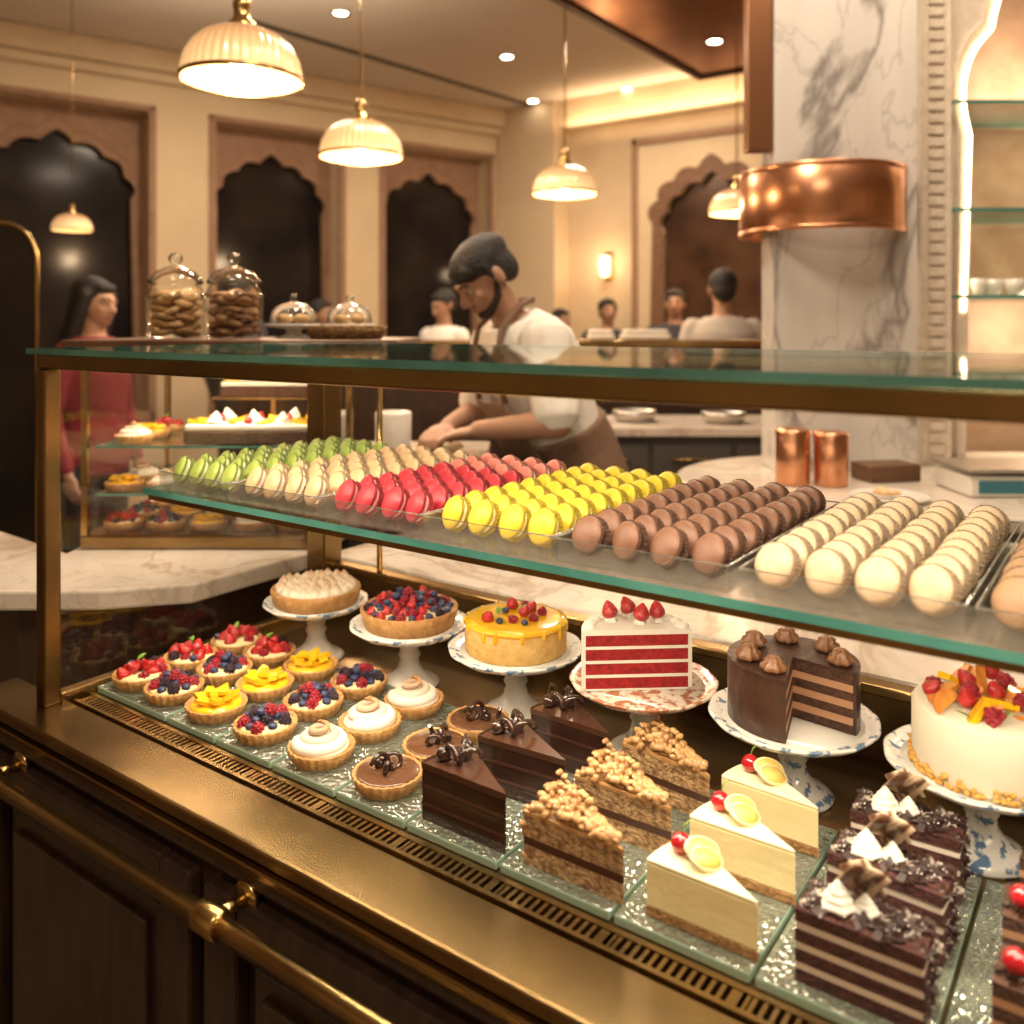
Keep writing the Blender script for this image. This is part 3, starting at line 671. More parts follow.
a0, a1 = radians(-42), radians(247); b = B(); z = .0
for i in range(7):
    h = .0115 if i % 2 == 0 else .0092
    b.sector(.080, a0+(.0 if i % 2 == 0 else -.006), a1, z, z+h, i % 2); z += h
b.done('sponge_layers', [CHOCL, MOUSSE], parent=c)
B().sector(.084, a0, a1, 0, z+.001, 0, rin=.080, n=60).sector(.084, a0, a1, z, z+.005, 0, n=60).done('icing', mat('dark_icing', (.058, .024, .014), .4, c2=(.038, .016, .010), nscale=40, bump=.3, bscale=60, coat=.2), parent=c)
roM = B().lathe([(0, 0), (.012, 0), (.016, .004), (.015, .009), (.010, .012), (.011, .015), (.006, .019), (0, .021)], 36, fl=(7, .12)).mesh('chocolate_rosette', mat('rosette_chocolate', (.28, .13, .06), .35, coat=.3))
for a in (-22, 25, 80, 130, 185, 230): inst('chocolate_rosette', roM, c, (.060*cos(radians(a)), .060*sin(radians(a)), z+.005), a)
c = root('cream_cake', 'round white cream cake topped with mixed fruit', 'cake', (PX[5]+.01, YP[5], ZC), PHI)
B().lathe([(0, 0), (.083, 0), (.085, .004), (.085, .070), (.080, .076), (0, .076)], 64).done('cake_body', mat('smooth_cream', (.78, .71, .56), .5, bump=.1, bscale=20), parent=c)
b = B()
for i in range(190): a = R.uniform(0, 6.28); b.chunk((.087*cos(a), .087*sin(a), R.choice((.003, .004, .008, .012))), .0042)
b.done('crumb_border', mat('golden_crumbs', (.64, .36, .08), .7), parent=c)
fs = B().prism([(.018*cos(i*.35), .018*sin(i*.35)*.8) for i in range(10)], 0, .004).mesh('peach_slice', mat('peach', (.88, .42, .07), .2, c2=(.70, .12, .04), nscale=40, coat=.6))
for i in range(34):
    a = i*2.4; rr = .072*math.sqrt((i+.5)/34); me, nm = ((sbM, 'strawberry'), (fs, 'peach_slice'), (mgM, 'mango_slice'), (lfM, 'leaf'), (rbM, 'raspberry'), (fs, 'peach_slice'))[i % 6]
    inst(nm, me, c, (rr*cos(a), rr*sin(a), .078+R.uniform(0, .006)), (R.uniform(-.8, .8), R.uniform(-.8, .8), R.uniform(0, 6)), .9 if me is sbM else 1.25)

# ------------------------------------------------------------ macarons
def macaron_meshes(nm, colr, fill):
    m = mat(nm+'_macaron_shell', colr, .45, c2=tuple(c*.84 for c in colr), nscale=60, bump=.06, bscale=150)
    ft = mat(nm+'_macaron_foot', tuple(c*.62 for c in colr), .85, bump=1., bscale=350)
    b = B()
    for s_ in (1, -1):
        b.lathe([(0, .0150*s_), (.009, .0147*s_), (.0155, .0136*s_), (.0205, .0116*s_), (.0232, .0090*s_), (.0238, .0076*s_), (.0228, .0069*s_)], 28)
        b.lathe([(.0224, .0071*s_), (.0252, .0067*s_), (.0260, .0056*s_), (.0252, .0046*s_), (.0210, .0040*s_), (0, .0040*s_)], 64, mi=1, fl=(26, .03))
    return b.mesh('macaron', [m, ft]), B().lathe([(0, -.0042), (.0195, -.0042), (.0218, 0), (.0195, .0042), (0, .0042)], 24).mesh('filling', fill)
KC = {'green': (.38, .47, .10), 'cream': (.72, .48, .27), 'red': (.50, .026, .046), 'yellow': (.78, .56, .035), 'brown': (.225, .100, .060), 'beige': (.70, .50, .33), 'tan': (.38, .22, .12), 'pink': (.68, .21, .17)}
FC = {'green': mat('pistachio_cream', (.68, .70, .42), .6), 'cream': mat('vanilla_cream', (.84, .78, .68), .6), 'red': mat('raspberry_cream', (.74, .28, .28), .6), 'yellow': mat('lemon_cream', (.88, .78, .42), .6), 'brown': mat('cocoa_cream', (.06, .025, .015), .5), 'beige': mat('coffee_cream', (.44, .28, .16), .6), 'tan': CHOCM, 'pink': CREAM}
MM = {k: macaron_meshes(k, KC[k], FC[k]) for k in KC}
TB = [(-1.385, 'green', .190), (-1.190, 'cream', .200), (-.985, 'red', .200), (-.780, 'yellow', .203), (-.572, 'brown', .215), (-.345, 'beige', .212), (-.125, 'tan', .212)]
th = radians(66); YT = .884
RIMM = glass('tray_rim_acrylic', (.9, .9, .9), .6, .05, base=.25, milk=.3, mcol=(.9, .88, .8))
for x0, kc, TW in TB:
    t = root('macaron_tray', 'clear acrylic tray holding rows of %s macarons' % kc, 'tray', (x0, YT, ZSH+.0005), 0, 'acrylic macaron trays')
    B().box(0, TW, 0, .41, 0, .0025).box(0, TW, 0, .0025, .0025, .028).box(0, TW, .4075, .41, .0025, .028).box(0, .0025, .0025, .4075, .0025, .028).box(TW-.0025, TW, .0025, .4075, .0025, .028).done('tray_body', ACR, parent=t)
    B().tube([(0, 0, .0285), (TW, 0, .0285), (TW, .41, .0285), (0, .41, .0285)], .0012, 6, closed=True).done('tray_rim', RIMM, parent=t)
    for i in range(4):
        if kc == 'tan' and i > 1: continue
        for j in range(9):
            kk = 'pink' if (kc == 'red' and j >= 6) else kc
            me, fi = MM[kk]
            pitch = (TW-.012)/4
            x = x0+.006+pitch*(i+.5)+R.uniform(-.0015, .0015); y = YT+.032+j*.0425+R.uniform(-.0015, .0015)
            o = inst('macaron', me, None, (x, y, ZSH+.0035+.0240*sin(th)+.0080*cos(th)+.001), (th+R.uniform(-.10, .08), R.uniform(-.05, .05), -.30+R.uniform(-.12, .12)), .93)
            tag(o, '%s macaron standing on edge in the acrylic tray' % kk, 'macaron', '%s macarons in the tray' % kk)
            inst('filling', fi, o, (0, 0, 0))

# ------------------------------------------------------------ counters behind
o = B().box(-1.49, 1.6, 1.362, 1.80, .90, .94).done('marble_worktop', MARBC, bevel=.006); tag(o, 'long warm white marble worktop behind the display case', 'worktop')
o = B().box(-1.46, 1.6, 1.38, 1.76, 0, .90).done('worktop_cabinet', GREYC); tag(o, 'dark grey cabinet under the marble worktop', 'cabinet')
p1, p2, p3 = V(-.40, 2.56), V(-1.0, 2.60), V(-1.0, 1.99)
poly = [(-3.6, .85), (-1.80, .80), (-1.64, .92), (-1.53, 1.05), (-1.53, 1.355), (p1.x, p1.y), (p2.x, p2.y), (p3.x, p3.y), (-3.6, 1.10)]
o = B().prism(poly, .90, .9395).done('marble_worktop', MARBC, bevel=.006); tag(o, 'marble service counter top carrying the small display case', 'worktop')
cab = [(-3.5, .90), (-1.83, .86), (-1.68, .97), (-1.58, 1.09), (-1.58, 1.34)]+[(q.x, q.y) for q in (V(-.46, 2.50), V(-.94, 2.54), V(-.94, 2.02))]+[(-3.5, 1.05)]
o = B().prism(cab, 0, .90).done('service_cabinet', WOOD); tag(o, 'dark wood cabinet under the marble service counter', 'cabinet')
pts = [(1.15+.60*cos(a), 2.92+.57*sin(a)) for a in [pi*.42+pi*1.08*i/30 for i in range(31)]]+[(3.4, 2.05), (3.4, 3.2), (1.45, 3.2), (1.43, 3.45), (1.25, 3.45)]
o = B().prism(pts, .90, .94).done('round_marble_worktop', MARBC, rot=PHI, bevel=.008); tag(o, 'rounded white marble worktop around the column', 'worktop')
q = [(1.15+(p[0]-1.15)*.93 if p[0] < 3 else 3.4, 2.92+(p[1]-2.92)*.93) for p in pts]
o = B().prism(q, 0, .90).done('round_counter_base', WOOD, rot=PHI); tag(o, 'dark curved base under the rounded marble worktop', 'cabinet')
tb = root('work_table', 'marble-topped pastry work table', 'table', V(-.50, 2.98), PHI)
B().box(-.36, .42, -.28, .30, .985, 1.02).done('table_top', MARBC, parent=tb, bevel=.005)
B().box(-.33, .36, -.24, .26, .04, .985).done('table_base', GREYC, parent=tb)
bc = root('back_counter', 'grey back counter with drawers and marble top', 'counter', V(.75, 4.05), PHI)
B().box(-.55, .60, -.25, .3, .97, 1.01).done('counter_top', MARBC, parent=bc, bevel=.005)
B().box(-.52, .58, -.20, .28, 0, .97).done('body', GREYC, parent=bc)
for i in range(3):
    for k in range(3):
        d = B().box(-.5+i*.36, -.16+i*.36, -.218, -.20, .08+k*.29, .35+k*.29).done('drawer', GREYC, parent=bc, bevel=.004)
        B().tube([(-.42+i*.36, -.235, .29+k*.29), (-.24+i*.36, -.235, .29+k*.29)], .006, 8).done('handle', BRASS, parent=d)
pt = root('partition', 'dark wood partition with brass top rail', 'partition', V(0, 4.80), PHI)
B().box(-1.5, 1.5, -.06, .06, 0, 1.33).done('panel', WOOD, parent=pt, bevel=.004)
B().box(-1.52, 1.52, -.09, .09, 1.33, 1.37).done('top_cap', BRASSL, parent=pt, bevel=.006)
B().tube([(-1.5, -.12, 1.27), (1.5, -.12, 1.27)], .012, 10).done('rail', BRASS, parent=pt)
for k, (r_, f_, w_) in enumerate(((.72, 4.80, .13), (.48, 4.80, .07))):
    o = B().box(-w_, w_, -.07, .07, 0, .03).box(-w_*.9, w_*.9, -.06, .06, .03, .055).done('folded_cloth', CLOTH, loc=V(r_, f_, 1.371), rot=PHI, bevel=.010); tag(o, 'folded white cloth napkins on the partition', 'cloth', 'folded cloths')
for k, (r_, f_, s_) in enumerate(((.900, 2.84, 1.0), (1.015, 2.82, .96))):
    c = root('copper_canister', 'polished copper canister with lid on the marble worktop', 'canister', V(r_, f_, .941), PHI, 'copper canisters')
    B().lathe([(0, 0), (.050, 0), (.053, .004), (.053, .16*s_), (.050, .165*s_)], 40).done('body', COPPERB, parent=c)
    B().lathe([(.055, .158*s_), (.055, .172*s_), (.046, .178*s_), (.0, .180*s_)], 40).done('lid', COPPERB, parent=c)
bx = B().box(-.09, .09, -.06, .06, 0, .055).done('wooden_box', WOODM, loc=V(1.23, 2.92, .941), rot=PHI+.2, bevel=.004); tag(bx, 'small dark wooden box on the marble worktop', 'box')
pl = B().lathe([(0, 0), (.05, 0), (.11, .012), (.112, .016), (.105, .016), (.06, .006), (0, .006)], 40).done('plate', CERAM, loc=V(1.10, 2.58, .941)); tag(pl, 'white plate with pastry on the marble worktop', 'plate')
pp = B()
for i in range(5): pp.ball((R.uniform(-.03, .03), R.uniform(-.03, .03), .015), (.02, .012, .008))
pp = pp.done('pastry', COOK, loc=V(1.10, 2.58, .948)); tag(pp, 'small baked pastries lying on the white plate', 'pastry')
sc = root('kitchen_scale', 'white electronic weighing scale with steel pan', 'scale', V(1.50, 2.72, .941), PHI)
B().box(-.15, .18, -.11, .11, .0, .062).done('body', CERAM, parent=sc, bevel=.008)
B().box(-.16, .19, -.12, .12, .074, .084).box(-.02, .05, -.02, .02, .062, .074).done('pan', STEEL, parent=sc, bevel=.003)
B().box(-.125, .01, -.114, -.110, .012, .050).done('display', LCD, parent=sc)
for i in range(4): B().box(.035+i*.032, .056+i*.032, -.115, -.110, .020, .042).done('button', GREYC, parent=sc)
for k, (r_, f_) in enumerate(((.32, 4.0), (.56, 4.05), (.95, 3.98))):
    o = B().lathe([(0, 0), (.08, 0), (.10, .03), (.10, .05), (.09, .05), (.07, .01), (0, .008)], 30).done('mixing_bowl', STEEL if k else CERAM, loc=V(r_, f_, 1.011)); tag(o, 'mixing bowl on the back counter', 'bowl', 'bowls on the back counter')
o = B().lathe([(0, 0), (.052, 0), (.055, .005), (.058, .15), (.055, .155), (.050, .15), (.048, .01), (0, .008)], 40).done('container', CERAM, loc=V(-.375, 2.80, 1.021)); tag(o, 'round white container on the work table', 'container')
o = B().ball((0, 0, .025), (.08, .06, .026), 24, 12, jit=.02).done('dough', mat('dough', (.72, .58, .40), .7), loc=V(-.24, 2.94, 1.022), rot=PHI); tag(o, 'ball of pale dough under the hands of the baker', 'dough')
o = B().box(-.10, .10, -.05, .05, 0, .012).done('cutting_board', WOODM, loc=V(-.19, 2.76, 1.021), rot=PHI, bevel=.003); tag(o, 'small wooden board on the work table', 'board')

# ------------------------------------------------------------ small display case
SR, SF = -.715, 2.26
s2 = root('small_display_case', 'brass-framed glass counter display case with tiered pastries', 'display case', V(SR, SF, .941), PHI)
w, d, h = .265, .25, .475
B().box(-w, w, -d, d, 0, .03).done('base', BRASSL, parent=s2, bevel=.004)
B().box(-w-.04, w+.19, -d-.01, d+.01, h-.028, h).done('top', WOODM, parent=s2, bevel=.004)
B().box(-w-.045, w+.195, -d-.015, d+.015, h-.040, h-.026).done('top_band', BRASS, parent=s2, bevel=.003)
for x in (-w+.008, w-.008):
    for y in (-d+.008, d-.008): B().box(x-.007, x+.007, y-.007, y+.007, .03, h-.04).done('corner_post', BRASS, parent=s2)
g = B(); g.face([g.bm.verts.new(p) for p in ((-w+.02, -d+.01, .03), (w-.02, -d+.01, .03), (w-.02, -d+.01, h-.04), (-w+.02, -d+.01, h-.04))]); g.done('front_glass', GL, parent=s2)
for sx in (1, -1):
    g = B(); g.face([g.bm.verts.new(p) for p in ((sx*(w-.01), -d+.02, .03), (sx*(w-.01), d-.02, .03), (sx*(w-.01), d-.02, h-.04), (sx*(w-.01), -d+.02, h-.04))]); g.done('side_glass', GL, parent=s2)
SHZ = (.115, .225)
for zz in SHZ: B().box(-w+.02, w-.02, -d+.03, d-.03, zz, zz+.006, 0, edge=1).done('shelf', [GL, GEDGE], parent=s2)
B().box(-w+.03, w-.03, -d+.02, -d+.03, h-.048, h-.042).done('led_strip', LED, parent=s2)
def in2(x, y, z): return V(SR+x, SF+y, .941+z)
rc = root('fruit_gateau', 'rectangular chocolate based gateau with cream and mango topping', 'cake', in2(.095, -.12, SHZ[1]+.007), PHI)
B().box(-.145, .145, -.08, .08, 0, .030).done('cake_body', CHOCL, parent=rc, bevel=.004)
B().box(-.143, .143, -.078, .078, .030, .044).done('cream_layer', CREAM, parent=rc, bevel=.004)
for i in range(7):
    for k in range(3):
        q = (i+2*k) % 4
        inst(('mango_slice', 'cream_swirl', 'mango_slice', 'strawberry')[q], (mgM, swM, mgM, sbM)[q], rc, (-.120+i*.040, -.052+k*.052, .044), (0, .2, i+k), (1.4, 1.4, 1.4, .9)[q])
rt = root('riser_tray', 'brass riser tray holding a gateau', 'tray', in2(.095, .09, SHZ[1]+.007), PHI)
B().box(-.15, .15, -.075, .075, .085, .091).done('tray_top', BRASS, parent=rt)
B().box(-.006, .006, -.05, .05, 0, .085).done('riser_leg', BRASS, parent=rt)
rc2 = dup(rc, in2(.095, .09, SHZ[1]+.099), PHI, 'mango topped gateau on the brass riser tray'); rc2.scale = (.92, .85, .9)
for i in range(5):
    for k in range(3): tart('smgwc'[(i+k) % 5], in2(-.20+i*.10, -.17+k*.11, .031), R.uniform(0, 6), 1.0)
for i in range(5):
    for k in range(2): tart('gwmsc'[(i+k) % 5], in2(-.20+i*.10, -.17+k*.11, SHZ[0]+.007), R.uniform(0, 6), 1.0)
for k in range(3): tart('wgs'[k], in2(-.18, -.16+k*.10, SHZ[1]+.007), R.uniform(0, 6), 1.0)

# jars
ZJ = .941+h+.001
def jar(r_, f_, cm, lab):
    j = root('cookie_jar', lab, 'jar', V(r_, f_, ZJ), PHI, 'glass cookie jars')
    B().lathe([(0, 0), (.064, 0), (.068, .006), (.070, .10), (.064, .122), (.058, .130), (.058, .135)], 40).lathe([(.067, .098), (.072, .102), (.072, .108), (.067, .112)], 40).done('jar_body', glass('jar_glass', (.99, .99, .98), .6, .03, base=.04), parent=j)
    B().lathe([(.064, .135), (.066, .139), (.060, .151), (.045, .166), (.022, .176), (.010, .180), (.008, .185), (.016, .192), (.018, .200), (.012, .209), (0, .212)], 40).done('lid', glass('lid_glass', (.96, .96, .94), .9, .04, base=.10), parent=j)
    ck = B().lathe([(0, 0), (.024, 0), (.027, .005), (.022, .011), (0, .013)], 18, fl=(5, .03)).mesh('cookie', cm)
    for i in range(30):
        lay, q = divmod(i, 5); a = q*2*pi/5+lay*.6; z = .010+.0185*lay
        o = inst('cookie', ck, None, V(r_, f_, ZJ)+Vector((.035*cos(a), .035*sin(a), z)), (R.uniform(-.45, .45), R.uniform(-.45, .45), a)); tag(o, 'baked cookie inside the glass jar', 'cookie', 'cookies, '+lab[30:])
    return j
jar(-.835, 2.2, COOK, 'clear glass apothecary jar filled with pale cookies')
jar(-.690, 2.2, COOKD, 'clear glass apothecary jar filled with chocolate chip biscuits')
def cloche(r_, f_, R_):
    c = root('glass_cloche', 'glass dome cloche over pastries on low stand', 'cloche', V(r_, f_, ZJ), PHI, 'glass cloches')
    B().lathe([(0, 0), (.045, 0), (.02, .01), (.018, .022), (R_+.01, .03), (R_+.012, .036), (0, .036)], 40).done('stand', CERAM, parent=c)
    B().lathe([(R_, .037), (R_, .05), (R_*.9, .07), (R_*.6, .084), (.010, .091), (.006, .095), (.010, .102), (.009, .108), (0, .110)], 40).done('dome', glass('dome_glass', (.97, .97, .95), 1., .03, base=.07), parent=c)
    for i in range(4):
        a = i*1.57; o = B().ball((0, 0, .012), (.020, .020, .013)).done('bun', COOK, loc=V(r_, f_, ZJ+.037)+Vector((.030*cos(a), .030*sin(a), 0))); tag(o, 'small round bun under the glass cloche', 'pastry', 'buns under the cloche')
cloche(-.555, 2.25, .058); cloche(-.425, 2.32, .058)
bk = root('bread_basket', 'oval wicker basket with folded cloth', 'basket', V(-.40, 2.14, ZJ), PHI)
B().lathe([(0, 0), (.085, 0), (.10, .030), (.095, .032), (.085, .008), (0, .006)], 40, M=Matrix.Diagonal((1, .6, 1))).done('basket_body', WICK, parent=bk)
B().ball((0, 0, .022), (.075, .045, .012), jit=.04).done('cloth', WICK, parent=bk)

# ------------------------------------------------------------ people
def person(name, label, loc, rot, H=1.75, lean=0, nod=0, arms=None, skin=SKIN, shirt=SHIRTW, pants=TROU, sleeve=1.0, hair='short', vox=.011, female=False, apron=False, yaw=0, beard=False):
    p = root(name, label, 'person', loc, rot); s = H/1.75; p.scale = (s, s, s)
    Rx = Matrix.Rotation(lean, 3, 'X'); piv = Vector((0, 0, .93))
    def T(q): q = Vector(q); return q if q.z <= .93 else piv+Rx @ (q-piv)
    k = .9 if female else 1.
    X, Y = Vector((1, 0, 0)), Rx @ Vector((0, 1, 0))
    def torso(b, e):
        rg = [((0, .0, .84), .155, .105), ((0, 0, .93), .165, .115), ((0, 0, 1.06), .145*k, .105), ((0, .005, 1.18), .158*k, .120), ((0, .012, 1.30), .178*k, .132), ((0, .018, 1.38), .182*k, .118), ((0, .015, 1.435), .150*k, .090), ((0, .01, 1.475), .085, .065)]
        b.loft([(T(c), X*(rx+e), Y*(ry+e)) for c, rx, ry in rg])
    sh_ = [T((sx*.172*k, .005, 1.405)) for sx in (1, -1)]
    arms = arms or [((.25*k, .03, 1.12), (.24*k, -.06, .87)), ((-.25*k, .03, 1.12), (-.24*k, -.06, .87))]
    b = B(); torso(b, 0)
    for sx in (1, -1):
        b.cap((sx*.085, 0, .90), (sx*.095, -.01, .50), .085, .055); b.cap((sx*.095, -.01, .50), (sx*.10, .01, .09), .055, .036)
        b.cap((sx*.10, .01, .05), (sx*.11, -.13, .035), .036, .030)
    b.cap(T((0, .01, 1.44)), T((0, -.005, 1.56)), .056, .052)
    for i, (el, wr) in enumerate(arms):
        el, wr = Vector(el), Vector(wr); sx = 1 if i == 0 else -1
        b.cap(sh_[i], el, .054*k, .043*k); b.cap(el, wr, .045*k, .028*k)
        d = (wr-el).normalized()
        if d.z < -.7: n_ = Vector((-sx, 0, 0))
        else: d = (d+Vector((0, -.3, -.15))).normalized(); n_ = Vector((0, 0, -1))
        n_ = (n_-d*n_.dot(d)).normalized(); t = d.cross(n_)
        M3 = Matrix((t, d, n_)).transposed()
        b.ball(wr+d*.048, (.041, .050, .017), 14, 10, M=M3)
        for f_i, (off, ln) in enumerate(((-.030, .066), (-.010, .076), (.010, .071), (.029, .056))):
            p0 = wr+d*.085+t*off; p1 = p0+(d*.9+n_*.35)*ln*.5; p2 = p1+(d*.5+n_*.8)*ln*.5
            b.cap(p0, p1, .0095, .0088, 8); b.cap(p1, p2, .0088, .0072, 8)
        ths = 1 if t.x*sx < 0 else -1
        p0 = wr+d*.035+t*ths*.034; p1 = p0+(t*ths*.6+d*.7+n_*.3)*.035; p2 = p1+(d*.9+n_*.4)*.026
        b.cap(p0, p1, .0125, .0105, 8); b.cap(p1, p2, .0105, .0085, 8)
    hc = T((0, -.012, 1.63)); HR = Matrix.Rotation(yaw, 3, 'Z') @ Matrix.Rotation(lean+nod, 3, 'X')
    def Hh(q): return hc+HR @ Vector(q)
    b.ball(Hh((0, .018, .030)), (.076, .094, .082), 20, 14, M=HR)
    b.ball(Hh((0, -.030, -.025)), (.060, .062, .078), 18, 12, M=HR)
    b.ball(Hh((0, -.058, -.078)), (.032, .028, .024), 12, 8, M=HR)
    b.cap(Hh((0, -.088, .012)), Hh((0, -.110, -.022)), .008, .0135, 8)
    b.ball(Hh((.011, -.098, -.028)), .009, 8, 6); b.ball(Hh((-.011, -.098, -.028)), .009, 8, 6)
    b.ball(Hh((0, -.080, .026)), (.052, .016, .012), 12, 8, M=HR)
    b.ball(Hh((.038, -.066, -.018)), (.020, .018, .018), 10, 8, M=HR); b.ball(Hh((-.038, -.066, -.018)), (.020, .018, .018), 10, 8, M=HR)
    b.ball(Hh((0, -.090, -.048)), (.022, .009, .0065), 10, 6, M=HR); b.ball(Hh((0, -.087, -.058)), (.019, .010, .007), 10, 6, M=HR)
    for sx in (1, -1): b.ball(Hh((sx*.078, .010, -.005)), (.010, .020, .032), 10, 8, M=HR)
    for sx in (1, -1): b.ball(Hh((sx*.030, -.074, .016)), (.016, .012, .009), 10, 8, M=HR)
    b.done('body', skin, parent=p, vox=vox)
    for sx in (1, -1):
        e = B().ball((0, 0, 0), (.0115, .0115, .0075), 12, 8).ball((0, -.0065, 0), (.0055, .0062, .0055), 10, 6, 1).done('eye', [EYEW, EYEB], parent=p, loc=Hh((sx*.030, -.0770, .008))); e.rotation_euler = HR.to_euler()
        B().tube([Hh((sx*.014, -.096, .030)), Hh((sx*.03, -.094, .036)), Hh((sx*.05, -.080, .030))], .0035, 6).done('eyebrow', HAIR, parent=p)
    B().ball(Hh((0, -.096, -.0475)), (.020, .005, .0035), 10, 6, M=HR).ball(Hh((0, -.094, -.0575)), (.017, .005, .004), 10, 6, M=HR).done('lips', LIP, parent=p)
    if beard:
        b = B().ball(Hh((0, -.060, -.082)), (.037, .035, .025), 14, 10, M=HR)
        for sx in (1, -1): b.cap(Hh((sx*.030, -.060, -.078)), Hh((sx*.056, -.022, -.052)), .017, .014, 10); b.cap(Hh((sx*.056, -.022, -.052)), Hh((sx*.066, -.002, -.015)), .013, .008, 10)
        b.cap(Hh((-.018, -.0925, -.040)), Hh((.018, -.0925, -.040)), .0055, .0055, 8)
        b.done('beard', mat('short_beard', (.035, .02, .014), .8, bump=.6, bscale=150), parent=p, vox=.005)
    b = B()
    if hair == 'cap':
        b.ball(Hh((0, .018, .056)), (.086, .104, .068), 28, 16, M=HR, jit=.02); b.cap(Hh((-.050, -.058, .062)), Hh((.050, -.058, .062)), .019, .019); b.ball(Hh((0, .070, .000)), (.066, .044, .068), 14, 10, M=HR)
        for sx in (1, -1): b.cap(Hh((sx*.074, -.010, .045)), Hh((sx*.076, -.006, .000)), .014, .008, 8); b.ball(Hh((sx*.066, .045, .01)), (.02, .035, .045), 10, 8, M=HR)
    else:
        b.ball(Hh((0, .030, .044)), (.085, .098, .082), 24, 14, M=HR, jit=.02); b.ball(Hh((0, .070, -.005)), (.072, .055, .070), 16, 10, M=HR)
        b.ball(Hh((0, -.045, .078)), (.060, .035, .026), 14, 8, M=HR)
        for sx in (1, -1): b.cap(Hh((sx*.074, -.012, .040)), Hh((sx*.076, -.004, .0)), .012, .007, 8)
    if hair == 'long':
        b.loft([(Hh((0, .05, .03)), X*.085, Y*.07), (Hh((0, .065, -.08)), X*.09, Y*.055), (Hh((0, .085, -.20)), X*.10, Y*.045), (Hh((0, .10, -.32)), X*.085, Y*.04), (Hh((0, .105, -.40)), X*.05, Y*.02)])
        for sx in (1, -1): b.cap(Hh((sx*.080, -.005, .04)), Hh((sx*.092, .03, -.22)), .030, .034)
    b.done('hair' if hair != 'cap' else 'cap', HAIR, parent=p, vox=vox)
    b = B(); torso(b, .018)
    for i, (el, wr) in enumerate(arms):
        el, wr = Vector(el), Vector(wr)
        if sleeve <= 1: b.cap(sh_[i], sh_[i].lerp(el, .86), .080*k, .070*k)
        else: b.cap(sh_[i], el, .065*k, .054*k); b.cap(el, el.lerp(wr, .90), .053*k, .040*k)
    b.done('shirt', shirt, parent=p, vox=vox)
    b = B()
    b.loft([((0, 0, .82), X*.16, Vector((0, .12, 0))), ((0, 0, .93), X*.178, Vector((0, .128, 0))), ((0, 0, 1.0), X*.165, Vector((0, .122, 0)))])
    for sx in (1, -1): b.cap((sx*.088, 0, .88), (sx*.097, -.01, .50), .098, .070); b.cap((sx*.097, -.01, .50), (sx*.10, .01, .10), .070, .055)
    b.done('trousers', pants, parent=p, vox=vox)
    for sx in (1, -1): B().ball((sx*.108, -.055, .045), (.048, .125, .045), 16, 10).done('shoe', HAIR, parent=p)
    if apron:
        b = B(); b.loft([((0, 0, .50), X*.22, Vector((0, .17, 0))), ((0, 0, .80), X*.205, Vector((0, .158, 0))), ((0, 0, .93), X*.198, Vector((0, .155, 0))), (T((0, 0, 1.02)), X*.186, Y*.152), (T((0, 0, 1.10)), X*.184, Y*.145)])
        b.done('apron_skirt', APRON, parent=p, vox=vox)
        b = B(); n = 14; rg = []
        for zz, ww, yy in ((.97, .15, -.155), (1.15, .13, -.166), (1.28, .10, -.176)):
            rg.append([T((-ww+2*ww*i/n, yy+.6*((-ww+2*ww*i/n)**2), zz)) for i in range(n+1)])
        b.grid(rg, closed=False, cap0=False, cap1=False)
        o = b.done('apron_bib', APRON, parent=p); o.modifiers.new('s', 'SOLIDIFY').thickness = .004
        for sx in (1, -1): B().tube([T((sx*.095, -.165, 1.28)), T((sx*.092, -.132, 1.40)), T((sx*.085, -.070, 1.485)), T((sx*.07, .02, 1.515)), T((sx*.03, .090, 1.505)), T((0, .10, 1.495))], .010, 8).done('apron_strap', APRON, parent=p)
    return p
person('person', 'bearded baker in white shirt, brown apron and dark cap kneading dough', V(.22, 2.96), PHI+radians(-64), 1.81, lean=radians(27), nod=radians(14),
       arms=[((.255, -.215, 1.12), (.095, -.395, 1.093)), ((-.22, -.26, 1.115), (-.045, -.43, 1.093))], shirt=SHIRTW, hair='cap', vox=.0062, apron=True, beard=True)
person('person', 'woman with long dark hair in red top, standing', V(-1.84, 3.9), PHI+radians(72), 1.66, skin=SKINL, shirt=SHIRTR, hair='long', female=True, sleeve=2, nod=radians(10), vox=.009)
person('person', 'man in pale shirt looking down', V(-.50, 6.5), PHI+radians(-40), 1.71, shirt=SHIRTW, nod=radians(20), sleeve=2)
person('person', 'man in dark clothes facing the counter', V(.82, 7.6), PHI+radians(10), 1.68, shirt=SHIRTD, sleeve=2)
person('person', 'man in dark jacket facing the counter', V(1.25, 6.8), PHI+radians(-15), 1.73, shirt=SHIRTD, sleeve=2)
person('person', 'man in grey shirt seen from behind', V(1.24, 5.22), PHI+radians(176), 1.78, shirt=SHIRTG, sleeve=2)
person('person', 'person in dark clothes standing side-on at the far table', V(-1.42, 6.6), PHI+radians(60), 1.64, shirt=SHIRTD, sleeve=2)
person('person', 'person with dark hair seen from behind the jars', V(-1.85, 6.0), PHI+radians(150), 1.78, shirt=SHIRTD, sleeve=2)
person('person', 'person in dark clothes at the far end of the room', V(.45, 8.1), PHI+radians(40), 1.60, shirt=SHIRTD, sleeve=2)

